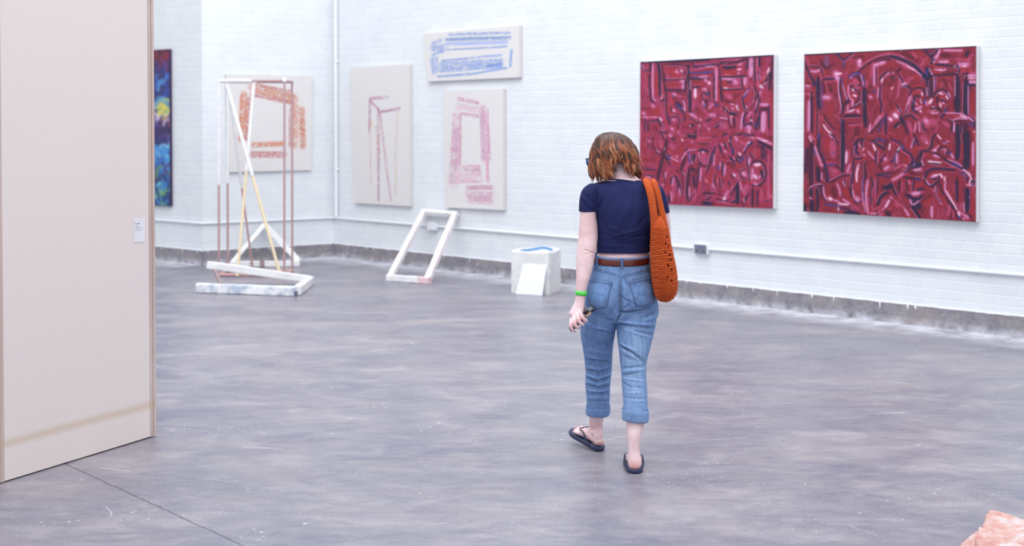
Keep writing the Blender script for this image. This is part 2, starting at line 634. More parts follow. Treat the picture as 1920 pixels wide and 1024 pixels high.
mb = MB()
pv = PC + dA * 0.10 + nA * 0.03
mb.tube([(pv.x, pv.y, 0.50), (pv.x, pv.y, WH - .05)], 0.022, 14, 1)
for z in (1.1, 2.45, 3.9):
    mb.box((pv.x - nA.x * .01, pv.y - nA.y * .01, z), (0.05, 0.042, 0.03), math.atan2(dA.y, dA.x))
tag(mb.build('vertical_pipe', M_WPAINT, smooth=True), 'white vertical pipe running up the wall in the inner corner', 'pipe')

# twin socket on the long wall
M_CHROME = plain('brushed_steel', (150, 155, 168), 0.3, 0.05, metallic=1.0)
M_DARKPL = plain('dark_plastic', (50, 54, 70), 0.4)
ps = at_plane(1318.5, 467, PC, nA)
so = empty('power_socket', (ps.x, ps.y, ps.z), 'steel twin power socket on the conduit below the left crimson painting', 'socket')
ang = math.atan2(dA.y, dA.x)
MB().box((ps.x + nA.x * .020, ps.y + nA.y * .020, ps.z), (.172, .040, .088), ang, .003).build('back_box', M_WPAINT, so)
MB().box((ps.x + nA.x * .043, ps.y + nA.y * .043, ps.z), (.146, .006, .086), ang, .002).build('face_plate', M_CHROME, so)
for sgn in (-1, 1):
    q = ps + dA * sgn * .036 + nA * .0465
    mb = MB()
    for (dx, dz, w, h) in ((0, .0, .006, .012), (-.009, -.016, .009, .005), (.009, -.016, .009, .005)):
        r_ = q + dA * dx
        mb.box((r_.x, r_.y, q.z + dz - .008), (w, .003, h), ang)
    mb.build('socket_holes', M_DARKPL, so)
    r_ = ps + dA * sgn * .014 + nA * .048
    MB().box((r_.x, r_.y, ps.z + .026), (.014, .007, .022), ang, .001).build('switch', plain('blue_grey_plastic', (110, 130, 160), 0.4), so)

pj = at_plane(815, 424, PC, nA)
MB().box((pj.x + nA.x * .025, pj.y + nA.y * .025, pj.z), (.15, .05, .085), ang, .004)
jb = MB().box((pj.x + nA.x * .028, pj.y + nA.y * .028, pj.z), (.16, .056, .09), ang, .004).build('junction_box', M_WPAINT)
tag(jb, 'white junction box on the conduit behind the leaning white frame', 'junction box')

# ------------------------------------------------------------------ MDF display partition
def mdf(name, c1, c2):
    m, nt, b = new_mat(name)
    co = objco(nt)
    n = noise(nt, co, 160, 3, 0.8)
    n2 = noise(nt, co, 1.5, 4)
    c = ramp(nt, n, [(0.25, rgb(*c1)), (0.75, rgb(*c2))])
    c = mixc(nt, ramp(nt, n2, [(0.4, (0, 0, 0)), (0.7, (.35, .35, .35))]), c, rgb(234, 221, 216))
    sep = N(nt, 'ShaderNodeSeparateXYZ'); L(nt, co, sep.inputs[0])
    # a faint tide mark across the bottom
    h = math_(nt, 'ADD', sep.outputs[2], math_(nt, 'MULTIPLY', noise(nt, co, 3, 3), .02))
    d = math_(nt, 'ABSOLUTE', math_(nt, 'SUBTRACT', h, 0.188))
    k = math_(nt, 'MULTIPLY', math_(nt, 'SUBTRACT', 1.0, math_(nt, 'DIVIDE', d, .032), clamp=True), .6)
    c = mixc(nt, k, c, rgb(205, 180, 150))
    L(nt, c, b.inputs['Base Color'])
    b.inputs['Roughness'].default_value = 0.75
    b.inputs['Specular IOR Level'].default_value = 0.2
    return m


M_MDF = mdf('mdf_board', (221, 209, 205), (238, 228, 223))
M_MDFE = mdf('mdf_board_edge', (190, 168, 160), (206, 186, 177))
p1, p2 = at_floor(2.5, 907), at_floor(292.5, 818)
dp = (p2 - p1).normalized()
npn = Vector((dp.y, -dp.x, 0))
Lp = (p2 - p1).length
par = empty('display_partition', ((p1.x + p2.x) / 2, (p1.y + p2.y) / 2, 0), 'tall beige fibreboard display partition standing at the left edge', 'partition')
angp = math.atan2(dp.y, dp.x)
def pbox(u0, u1, w0, w1, z0, z1, nm, mat):
    c = p1 + dp * ((u0 + u1) / 2) - npn * ((w0 + w1) / 2)
    return MB().box((c.x, c.y, (z0 + z1) / 2), (u1 - u0, w1 - w0, z1 - z0), angp, .0012).build(nm, mat, par)
pbox(0.0195, Lp - 0.046, 0.0, 0.018, 0.006, 2.44, 'face_board', M_MDF)
pbox(0, 0.018, -0.001, 0.34, 0.004, 2.44, 'end_board', M_MDFE)
pbox(Lp - 0.045, Lp - 0.0235, -0.001, 0.34, 0.004, 2.44, 'end_board', M_MDFE)
pbox(Lp - 0.022, Lp, -0.004, 0.34, 0.0, 2.44, 'end_board', M_MDFE)
pbox(0.0195, Lp - 0.046, 0.322, 0.34, 0.006, 2.44, 'back_board', M_MDF)
pbox(0.0195, Lp - 0.046, 0.019, 0.321, 2.42, 2.438, 'top_board', M_MDF)

# caption card
M_CARD = plain('white_card', (232, 232, 238), 0.6, 0.02)
M_INK = plain('black_ink', (40, 40, 48), 0.7)
q1, q2 = at_plane(251, 432, p1, npn), at_plane(271, 430, p1, npn)
cc = (q1 + q2) / 2
zt, zb = at_plane(261, 410.5, p1, npn).z, at_plane(261, 454, p1, npn).z
cw = (q2 - q1).length
card = empty('caption_card', (cc.x, cc.y, (zt + zb) / 2), 'small white caption card with four lines of print on the beige partition', 'card')
cp = cc + npn * .0015
MB().box((cp.x, cp.y, (zt + zb) / 2), (cw, .002, zt - zb), angp).build('card', M_CARD, card)
mb = MB()
hh = zt - zb
rs = random.Random(5)
for (dz, x0, x1, sz) in ((.20, .1, .52, .040), (.31, .12, .36, .022), (.385, .12, .76, .018), (.475, .12, .60, .018)):
    x = x0
    while x < x1:
        w = rs.uniform(.6, 1.1) * sz * .9 * (hh / cw) * 0.8
        base = cc + dp * ((x + w / 2 - .5) * cw) + npn * .0028
        zc_ = zt - dz * hh
        s = sz * hh
        for k in range(2 if sz < .03 else 3):   # letter-like strokes
            o_ = base + dp * (rs.uniform(-.3, .3) * w * cw)
            if rs.random() < .6:
                mb.box((o_.x, o_.y, zc_), (w * cw * .25, .0006, s), angp)
            else:
                mb.box((base.x, base.y, zc_ + rs.uniform(-.4, .4) * s), (w * cw * .85, .0006, s * .28), angp)
        x += w * 1.35 + (0.03 if rs.random() < .2 else 0)
mb.build('print', M_INK, card)
# ------------------------------------------------------------------ brushwork
def vnoise(h, w, cell, rng):
    ch, cw = max(2, int(h / cell) + 3), max(2, int(w / cell) + 3)
    g = rng.random((ch, cw))
    y, x = np.linspace(0, ch - 1.001, h), np.linspace(0, cw - 1.001, w)
    yi, xi = y.astype(int), x.astype(int)
    fy, fx = (y - yi)[:, None], (x - xi)[None, :]
    fy, fx = fy * fy * (3 - 2 * fy), fx * fx * (3 - 2 * fx)
    a = g[yi][:, xi]; b = g[yi][:, xi + 1]; c = g[yi + 1][:, xi]; d = g[yi + 1][:, xi + 1]
    return (a * (1 - fx) + b * fx) * (1 - fy) + (c * (1 - fx) + d * fx) * fy


class Paint:
    def __init__(s, w, h, base, seed=1):
        s.w, s.h = w, h
        s.rng = np.random.default_rng(seed)
        s.img = np.ones((h, w, 3)) * np.array(base, float)
        s.grain = vnoise(h, w, 1.6, s.rng)
        s.grain2 = vnoise(h, w, 4, s.rng)

    def stroke(s, P, wid, col, alpha=1.0, soft=1.0, bristle=0.0, taper=True, gap=0.0):
        P = np.asarray(P, float)
        if len(P) == 1:
            P = np.array([P[0] - [wid * .2, wid * .2], P[0] + [wid * .2, wid * .2]])
        Q = catmull(P, 5) if len(P) > 2 else P
        r = wid / 2 + soft + 1
        x0, x1 = int(max(0, Q[:, 0].min() - r)), int(min(s.w, Q[:, 0].max() + r + 1))
        y0, y1 = int(max(0, Q[:, 1].min() - r)), int(min(s.h, Q[:, 1].max() + r + 1))
        if x1 <= x0 or y1 <= y0: return
        Y, X = np.mgrid[y0:y1, x0:x1].astype(float)
        best = np.full(X.shape, 1e9); tt = np.zeros(X.shape)
        n = len(Q) - 1
        for i in range(n):
            d, t = seg_dist(X, Y, Q[i], Q[i + 1])
            m = d < best
            best[m] = d[m]; tt[m] = (i + t[m]) / n
        hw = wid / 2
        if taper and len(P) > 1 and np.hypot(*(Q[-1] - Q[0])) > wid * 1.5:
            hw = hw * (0.68 + 0.32 * np.clip(np.sin(np.pi * np.clip(tt, 0.0, 1)) * 1.8, 0, 1))
        a = np.clip((hw - best) / soft + 0.5, 0, 1) * alpha
        if bristle: a *= 1 - bristle * s.grain[y0:y1, x0:x1]
        if gap: a *= np.clip((s.grain[y0:y1, x0:x1] * .6 + s.grain2[y0:y1, x0:x1] * .4 - gap) * 6, 0, 1)
        col = np.array(col, float) * (1 + 0.10 * (s.grain2[y0:y1, x0:x1, None] - .5))
        s.img[y0:y1, x0:x1] = s.img[y0:y1, x0:x1] * (1 - a[..., None]) + col * a[..., None]


def homography(src, dst):
    A = []
    for (x, y), (u, v) in zip(src, dst):
        A.append([x, y, 1, 0, 0, 0, -u * x, -u * y, -u])
        A.append([0, 0, 0, x, y, 1, -v * x, -v * y, -v])
    return np.linalg.svd(np.array(A, float))[2][-1].reshape(3, 3)


def canvas(name, corners, p0, n, thick, paint, mat, edge_mat, label, cat='painting', pts3=None, group=None):
    """a stretched canvas; corners TL TR BR BL of its front face (photo points on the wall's own plane)"""
    pf = p0 + n * thick
    K = pts3 or [at_plane(x, y, pf, n) for x, y in corners]
    K = [Vector(k) for k in K]
    back = [k - n * (thick - 0.004) for k in K]
    cen = sum(K, Vector()) / 4
    root = empty(name, (cen.x, cen.y, min(k.z for k in K)), label, cat, group)
    e = 0.0
    mb = MB()
    fr = [k - n * 0.0015 for k in K]
    mb.add(fr + back, [(0, 1, 5, 4), (1, 2, 6, 5), (2, 3, 7, 6), (3, 0, 4, 7), (4, 5, 6, 7), (3, 2, 1, 0)])
    o = mb.build('canvas_edge', edge_mat, root)
    bm = bmesh.new(); bm.from_mesh(o.data); bmesh.ops.recalc_face_normals(bm, faces=bm.faces[:]); bm.to_mesh(o.data); bm.free()
    h, w = paint.h, paint.w
    u = np.linspace(0, 1, w)[None, :, None]; v = np.linspace(0, 1, h)[:, None, None]
    k = [np.array(q) for q in K]
    G = (k[0] * (1 - u) + k[1] * u) * (1 - v) + (k[3] * (1 - u) + k[2] * u) * v
    idx = np.arange(h * w).reshape(h, w)
    f = np.stack([idx[:-1, :-1], idx[1:, :-1], idx[1:, 1:], idx[:-1, 1:]], -1).reshape(-1, 4)
    d1 = (k[1] - k[0]); d2 = (k[3] - k[0])
    if np.dot(np.cross(d2, d1), np.array(n)) < 0: f = f[:, ::-1]
    o = mesh_obj('painted_surface', G.reshape(-1, 3), f.tolist(), mat, root, True)
    set_colors(o, paint.img.reshape(-1, 3))
    return root


PAL = {'K': (36, 26, 60), 'N': (62, 62, 140), 'L': (206, 136, 180), 'W': (236, 200, 220), 'R': (156, 38, 46), 'P': (184, 78, 120),
       'D': (80, 22, 38), 'M': (142, 42, 72), 'G': (112, 78, 122)}


def parse(txt):
    out = []
    for part in txt.replace('\n', ' ').split(';'):
        t = part.split()
        if not t: continue
        out.append((t[0][0], float(t[0][1:]), [tuple(float(q) for q in p.split(',')) for p in t[1:]]))
    return out


def figure_painting(W, Hh, tiles, corners, scale, seed, base, vertical=1.0):
    p = Paint(W, Hh, base, seed)
    rng = p.rng
    Hm = homography(corners, [(0, 0), (W, 0), (W, Hh), (0, Hh)])
    def tr(x, y):
        q = Hm @ np.array([x, y, 1.0]); return (q[0] / q[2], q[1] / q[2])
    kx = W / ((corners[1][0] - corners[0][0]))          # raster px per photo px
    strokes = []
    for ox, oy, txt in tiles:
        for c, w, pts in parse(txt):
            strokes.append((c, w / scale * kx, [tr(ox + x / scale, oy + y / scale) for x, y in pts]))
    # underpainting: loose strokes that follow the drawing nearest to them
    mids, dirs = [], []
    for c, w, P in strokes:
        for a, b in zip(P[:-1], P[1:]):
            mids.append(((a[0] + b[0]) / 2, (a[1] + b[1]) / 2)); dirs.append((b[0] - a[0], b[1] - a[1]))
    mids, dirs = np.array(mids), np.array(dirs)
    dirs /= np.linalg.norm(dirs, axis=1)[:, None] + 1e-9
    under = [('R', .30), ('M', .30), ('P', .20), ('D', .16), ('R', .04)]
    keys = [k for k, _ in under]; pr = np.array([q for _, q in under]); pr /= pr.sum()
    for i in range(1500):
        x, y = rng.random() * W, rng.random() * Hh
        j = np.argmin((mids[:, 0] - x) ** 2 + (mids[:, 1] - y) ** 2)
        d = dirs[j] + rng.normal(0, .12, 2)
        ln = rng.uniform(8, 30) * kx
        c = np.array(PAL[keys[rng.choice(len(keys), p=pr)]]) * rng.uniform(.85, 1.12)
        p.stroke([(x - d[0] * ln / 2, y - d[1] * ln / 2), (x + d[0] * ln / 2, y + d[1] * ln / 2)], rng.uniform(1.5, 5.5) * kx, c, .55, 1.3, .5)
    for c, w, P in strokes:      # broad flesh tones beside the drawing
        if len(P) < 2: continue
        A = np.array(P)
        if c == 'K' and rng.random() < .45:
            t = np.gradient(A, axis=0); t /= np.linalg.norm(t, axis=1)[:, None] + 1e-9
            sgn = rng.choice([-1, 1])
            o = A + np.stack([-t[:, 1], t[:, 0]], 1) * sgn * (w * .5 + 2.6 * kx)
            p.stroke(o, 3.2 * kx, np.array(PAL['P' if rng.random() < .65 else 'R']) * rng.uniform(.9, 1.1), .7, 1.4, .4)
    for c, w, P in strokes:      # soft half-tones round the darks and the lights
        if c in 'KN': p.stroke(P, w * 2.6 + 2, PAL['D'], .42, 3.0 + w * .5, .25)
        if c in 'LW': p.stroke(P, w * 2.4 + 1.5, PAL['P'], .62, 2.4 + w * .5, .25)
    for c, w, P in strokes:
        col = np.array(PAL[c], float)
        if c == 'K' and rng.random() < .3: col = np.array((64, 24, 52.))
        p.stroke(P, max(w, 1.3) * (1.45 if c in 'K' else 1.22) + .3, col, .95 if c in 'KWLN' else .7, max(.9, w * (.22 if len(P) > 1 else .6)), .18)
        if c == 'K' and len(P) > 1 and rng.random() < .75:
            A = np.array(P); t = np.gradient(A, axis=0); t /= np.linalg.norm(t, axis=1)[:, None] + 1e-9
            o = A + np.stack([-t[:, 1], t[:, 0]], 1) * rng.choice([-1, 1]) * (w * .72 + 1.0)
            p.stroke(o, 1.7, PAL['L'] if rng.random() < .7 else PAL['N'], .7, .9, .5)
    for i in range(110):         # small flicks of the brush
        j = rng.integers(len(mids)); x, y = mids[j] + rng.normal(0, 6, 2); d = dirs[j]
        ln = rng.uniform(4, 11) * kx
        c = PAL[rng.choice(list('LKRPW'), p=[.28, .32, .2, .15, .05])]
        p.stroke([(x - d[0] * ln / 2, y - d[1] * ln / 2), (x + d[0] * ln / 2, y + d[1] * ln / 2)], rng.uniform(1.2, 2.2), c, .65, 1.0, .3)
    p.img *= (1 + .10 * (p.grain[..., None] - .5))
    return p


T2A = """K14 55,135 300,125 600,105 1024,85;K14 410,130 480,200;K12 430,125 490,195 560,140 610,110;P10 500,230 600,140;N12 490,210 485,290;
D22 600,180 690,150 700,210;L34 660,215 665,250;W16 672,205;G48 290,160 300,250;K12 240,200 290,290 370,240;K10 110,270 200,270 240,300 250,350;
L18 125,320 180,325 215,305;K14 55,230 90,320 130,400 160,440;K22 150,430 160,480;L14 60,480 110,490;D14 60,470 120,465;L24 100,660 100,820 95,980;
K20 130,560 130,1000;K28 205,400 205,560 210,740;N9 245,440 245,600 240,760;R14 160,500 165,1020;K12 195,760 195,1024;D28 250,430 270,500 270,570;
K12 260,415 350,410 385,410;L40 400,345 420,400;W16 400,350 460,345;L34 265,615 325,615;D40 330,480 350,540;R36 330,700 350,800;K9 260,800 300,880 380,980;
W12 260,920 300,980 350,1020;R22 490,420 530,560;L9 430,400 430,520 445,640 470,760;K13 450,400 445,520 465,640 475,780 450,810;N10 470,400 480,470 510,590 545,650;
L8 480,470 500,560 530,640;N15 550,400 580,360 640,345 690,370 715,430 712,500;L7 560,400 600,370 630,355;L9 680,360 700,420 712,480;K11 590,380 640,385 690,440;
P44 620,430 640,500;K13 560,490 600,480;K13 640,480 670,470;K15 580,520 640,540;W15 595,530;W16 600,590 630,600;L10 545,480 540,560 570,640;
K13 670,560 660,640 600,700;L14 590,640 590,710;K14 500,690 540,650;L10 540,700 530,750;K8 480,790 500,700 560,660;L14 520,780 600,760;W8 560,770 610,750;
K11 560,740 650,700 700,670;W20 712,685;R44 640,760 660,790;L22 650,770;K24 490,830 600,820 680,830;P10 470,850 700,840;K30 720,520 720,640 725,800 735,940;
K26 480,870 480,1020;N9 455,860 480,880;D14 540,905 650,900;P18 540,930 680,920;D44 640,970 640,1020;K15 640,330 720,260 820,200 900,165 1024,150;
P18 620,320 760,210 880,150 1020,120;K10 860,215 940,190 1024,180;L15 830,240 830,380 830,480;L28 840,260 880,240 950,220;K8 850,290 850,470;K12 760,540 780,560;
N16 830,545;L18 790,610;D22 760,500 800,490;K17 890,440 920,380 980,330;L13 905,440 940,380 1000,340;W9 920,440 925,400;D30 900,400 960,340;
K11 900,480 890,600 915,700 900,780;L9 880,500 870,620;P26 780,1000 870,880 940,790;K13 780,1020 860,930 930,850;L9 840,900 900,820;L14 790,920 770,1000;
K13 960,800 960,1020;W24 1015,860;N10 870,1000 950,860;P20 750,420 750,500"""
T2B = """K12 0,90 300,70 950,40;P32 20,130 150,180 280,260 380,340;K28 0,155 120,190 260,260 400,400;L9 60,210 180,260 290,330 360,390;W7 180,265 260,310;D44 120,110 240,180;
R22 300,90 350,150;P12 370,180 340,260;K13 370,75 430,140 480,200;K10 390,75 470,160;K15 540,70 480,130 450,150;L20 545,80 530,130 480,200;W14 475,210;
K12 440,240 490,180;L22 540,215 640,215;K14 500,245 600,250 700,265;K42 410,310 420,380;N10 400,300 400,380;L9 430,290 440,330 470,360;K12 450,370 600,360 700,355 740,350;
R24 470,320 560,340;L11 490,300 560,310 620,300;W9 540,300 570,310;N9 640,290;K16 700,280 730,260;L8 700,280 750,240;L8 740,345 770,300;K9 740,240 770,290 750,340;
D40 560,135 660,145;L14 590,85 800,90;K22 840,150 870,100;L28 790,240 870,245;W9 800,265 850,265;L9 760,230 780,280;P14 860,280 880,170 930,130;
K20 810,370 860,350 830,420;L26 870,370 950,370;L24 890,440 940,440;K17 890,480 950,480;W7 870,400 950,400;K46 850,440 850,600 845,800;L8 870,480 870,800;
K38 745,380 745,600 750,780;L7 720,380 720,600;R44 910,560 910,760;K9 490,370 480,520;L8 485,380 480,540;D34 580,420 620,480;P11 550,490 590,440;P11 640,450 690,540;
K42 445,430 440,560 430,600;K13 405,420 410,600;L7 400,500 405,600;K15 350,380 400,420;P9 330,370 350,480;K15 0,400 40,380;W8 20,500 0,520;L10 20,340;K15 60,330 110,290;
K11 70,350 120,420 130,500;P22 90,400 80,560 60,620;L26 130,470 160,460;K11 130,500 170,480 220,520;R46 270,560;K11 200,600 230,540 290,510 360,520 380,600;
W11 345,560 350,590;K18 270,600 300,600;L11 240,640 290,700;W9 330,640 340,680;K11 240,760 230,690;K13 260,620 250,740 300,790;W13 330,770;N15 380,640 375,680;
L17 270,750 340,720;L15 220,600 190,680 170,780;K9 160,800 190,700;R26 560,620 600,640;K14 480,600 510,560 570,530 630,560 655,620;L11 640,560 665,610;W11 540,560 580,580;
W11 620,600 640,630;K15 560,640 610,660;W9 590,680;W11 550,680 560,720;R28 640,710;N16 600,750 620,780;K9 650,700 600,760;W22 455,640 430,680;L11 395,660 400,700;
K11 520,600 520,680;K20 450,740 500,730 560,770;L12 450,790 530,790;L9 460,720 490,720;R22 640,810 720,830;L9 610,790 700,790 800,800 880,850;W9 780,820 850,840;
K11 600,800 560,840;K13 700,880 800,870 860,880;L11 700,870 760,850 860,860;N17 900,900 905,930;K9 900,830 940,880 945,960;L11 880,840 930,880;W8 940,1000;P62 400,900;
L28 395,880;K11 350,900 360,960 400,990;P52 480,900;K13 640,860 690,900 680,1000;P32 600,900 640,930;K26 100,830 130,900;W34 50,820;L22 90,760;K22 90,900 40,950;
K11 60,700 110,780;K13 150,830 220,810 270,860;K15 140,880 160,960 190,1020;P22 200,900 230,1000;L9 260,1000 280,900;L7 320,1000 310,880;K28 745,920 745,1020;
K42 840,940 840,1020;L14 710,900 710,1000;K10 790,900 790,1020"""
T2C = """K36 480,0 480,200 475,420;K46 130,110 125,300 125,560;K32 80,170 75,300 60,430;N22 210,0 205,80;K22 210,60 205,160;R14 170,0 180,100;P62 360,100 370,250;
R32 300,60 300,200;P42 350,400 420,430;W9 100,30 130,90;L9 110,20 150,60;L16 170,150 190,220 230,320;N9 155,170 180,240;K16 200,170 260,290 290,400 310,500 310,545;
L20 240,350;W9 265,370;K9 265,360 270,480 300,550;L9 245,440 240,520;K14 330,550 400,510 480,470 570,462;N14 310,350 400,352;K11 400,350 450,390 490,440;
K7 350,240 400,200;K11 340,0 400,60 420,120;L9 320,0 360,50;L22 520,200 520,280;W15 520,220 515,330;P36 540,380 540,440;L11 560,340 530,430;K28 40,360 60,420;
K14 140,590 180,575 240,580;L9 100,640 120,600 200,570 250,570;K32 120,620 125,700;L14 120,730;K20 220,600 240,680;K32 200,380 210,540;K22 190,620 200,760 190,880;
K38 130,760 135,880;K32 50,810 60,860;P20 90,860;W26 330,730 350,740;L11 260,600 270,680 300,750;K11 250,560 250,680 300,770;L13 380,750 440,770;W15 430,790 540,800;
L13 480,740 560,790;P20 560,800 660,850;W9 430,830 430,870;N15 285,790 350,805 420,820;K18 440,830 540,850 650,900;K28 500,890 660,905;D54 370,620 390,700;
R34 500,600 520,680;L11 410,560 440,620 450,700;P18 560,500 560,640;K9 500,500 500,590 480,540;L7 480,530 500,590;K14 580,480 570,600 590,720;K11 550,600 590,730;
L11 590,640 600,720;L34 640,740;K9 690,760 640,790 600,750;R34 620,480 640,640;W15 655,350 635,440 635,540;L9 660,340 640,400;K11 600,300 600,400 590,560;
K15 610,270 640,280 690,270;K9 590,160 590,240;K13 600,130 650,70 720,60;K15 640,100 630,190 660,230;K13 700,60 690,150;L9 660,110 680,160;W7 720,160 700,190;L11 720,240;
R18 740,280;K11 750,310 720,350 725,460 700,560;L7 700,540 700,680 730,880;N9 715,480 700,640 720,760;L15 760,520 740,700 760,900;K11 800,500 820,570 790,640 800,800;
R18 780,560 770,700;W15 820,120 850,190;L11 760,200 830,280;N15 840,70 900,60 960,100;K18 840,100 920,150 940,180;K11 860,180 850,340;K11 780,80 840,90;L28 950,280;
K15 900,320 950,240;K11 970,60 950,180;W11 1010,110 1000,180;L22 950,400 990,370;K11 880,340 920,420;K9 870,500 860,680;P11 840,500 840,760;K11 850,460 1024,440;
K9 860,470 1020,480;R22 900,560 930,540;K42 960,610 1010,590;K28 870,800 920,700 980,660;R16 900,760 960,700;W15 1000,750 960,830;L11 990,760 930,860;K28 990,900;
L9 790,900 860,900;K7 860,880 880,930;P15 880,880 960,820"""
T2D = """K11 0,60 90,110 140,180 220,240 235,320 180,370;K13 0,320 60,220 90,150;W9 95,150 70,190;N9 130,130 135,170;L17 60,220 60,330;L9 140,350 180,370;R34 140,280 200,310;
K9 40,240 50,380;P17 100,350 30,400;L15 10,520 100,470 180,400;P15 0,550 120,480 220,370;K16 140,440 240,370 310,260 350,200 430,195;K44 270,370 300,350;
D42 220,440 330,440;L24 260,410 330,400;K11 240,130 260,60;L7 220,160 260,40;P54 370,60;L15 400,100;K15 460,60 450,140 420,170;K11 250,0 310,130;W9 520,10 560,60;
K11 500,0 470,60;L17 600,100 640,90;K9 580,80 650,110;W12 480,180 500,190;L11 470,200 540,130;K15 540,200 560,160 620,150;L11 600,180;K11 640,180 620,240;
K13 460,210 540,240 620,290;N13 660,200 665,240;L16 680,230 700,270;W15 420,310 480,320 560,325;K11 430,330 560,340;L18 480,240 530,260;K13 350,210 330,300 360,370;
L9 340,300 360,360;K18 600,290 700,340 800,390 860,420;L9 640,290 740,330 800,370;N15 690,320 780,370;W9 810,400 870,450 910,510;L11 820,400 900,460;K15 820,430 860,520;
N9 770,440 830,460 840,510;K13 870,540 940,540;W9 900,510 880,560;L15 860,580 930,580;K9 920,500 940,550 910,600;K46 850,0 845,200 845,370;K36 750,0 760,130 745,280;
L15 925,100 925,350;K9 880,0 875,380;R26 800,100 800,300;K14 380,500 400,450 460,400 600,400 720,410;W11 470,470 540,460;L15 450,490 500,480;W12 555,450 570,490;
W11 600,490 605,530;K15 370,510 400,560 450,590 520,540 540,480;L9 390,530 430,580;R18 460,530 520,520;K17 460,510 510,510;L11 610,540 610,640 680,760 740,850;
W7 620,640 690,760 745,860;K14 540,540 570,640 640,760 730,880;K17 650,760 700,820;W16 760,880 770,930;N22 765,945;L11 780,890 860,940;W9 820,960;L9 840,930 870,960;
K9 735,900 760,960;R28 580,700 620,800;L9 500,600 500,700 540,760 570,800;P11 460,620 520,700;K7 520,600 500,700 560,780;L18 455,820 455,940;K12 130,490 240,500 340,510;
K9 170,520 180,640;K11 250,530 240,640;K9 90,520 80,640;N11 270,515 330,515;L7 190,530 210,570;P13 120,540 120,660;K22 170,690 220,700;L34 240,680 310,670;
K15 290,630 360,620;K22 200,730 300,740 350,700;K52 290,800;L13 210,740 240,800 310,760;K22 230,820 280,890 330,960;P34 60,800;P15 100,790 160,830;L15 150,850 200,930;
K15 0,560 60,700;L13 0,720;K32 855,620 860,740 850,870;R34 920,660 915,900;L9 820,780 825,880;K15 745,500 745,760;P22 790,780 780,860;K11 860,900 900,940;
P9 660,800 650,940;P9 700,860 700,960"""
T1A = """K26 85,140 400,135 950,115;K10 90,160 110,240 190,265;L8 100,180 120,240;P16 170,180 160,240;K18 205,160 200,260;P24 130,300 160,400 170,560;R14 150,300 170,500;
R40 280,300 280,560;L17 235,170 230,400 235,600;K16 190,300 195,480 215,620 250,655;L13 230,600 270,645;K26 300,170 320,280 325,560;K11 330,640 390,620 400,560 385,420 385,300;
L11 360,560 340,620;P18 350,300 350,560;K12 350,180 360,400;R54 450,240 560,330;R54 450,440 560,440;K9 390,370 520,370 640,360;K11 400,500 520,505 640,500;L22 540,270;
W14 605,260;K12 630,270 635,300;K11 400,180 660,200 670,370;K15 690,180 690,280 670,380;L22 600,390 630,390;L22 625,420 620,480;K15 650,380 650,520;P11 720,260 930,180;
K13 750,160 770,205 950,190;N13 700,280 830,285 940,265;K26 720,345 820,350;L13 830,340 930,320;K11 720,360 950,360;K26 700,370 705,500 705,780;L9 715,380 712,500;
W28 775,490 775,590;P28 760,640 750,740;K13 745,470 830,460;L18 910,375;L14 950,420;R34 840,600;L15 870,500 900,480;K15 900,550 950,540;N22 900,700;L13 870,640 890,700;
K11 860,560 880,640;K16 920,650;K11 400,540 400,700 410,820 450,900;K9 500,560 520,620;L24 510,560;P22 560,580 600,590;N32 550,690 590,730;L13 620,640 640,680;
K15 530,660 600,720;L18 640,690 640,770;L20 500,760;W10 500,770;K11 460,720 480,780;K11 590,760 650,790;R64 230,800 300,780;L22 235,705;L22 115,800;L10 100,850 300,850;
K9 130,870 130,1020;K11 170,920 170,1020;R24 220,960;K9 180,910 320,900;W16 325,865 345,885;K13 300,860 330,930 380,1000;K13 460,860 520,840 570,860 580,920;L20 500,880;
K11 410,820 450,940;R44 640,850;K11 640,830 640,900;L13 700,800 800,860;K9 700,850 820,920;W11 845,880;K16 710,950 760,960;W8 710,960;L13 740,800 760,820;N9 750,800;
W10 830,960;P34 900,950;P44 370,1000;L22 480,1000"""
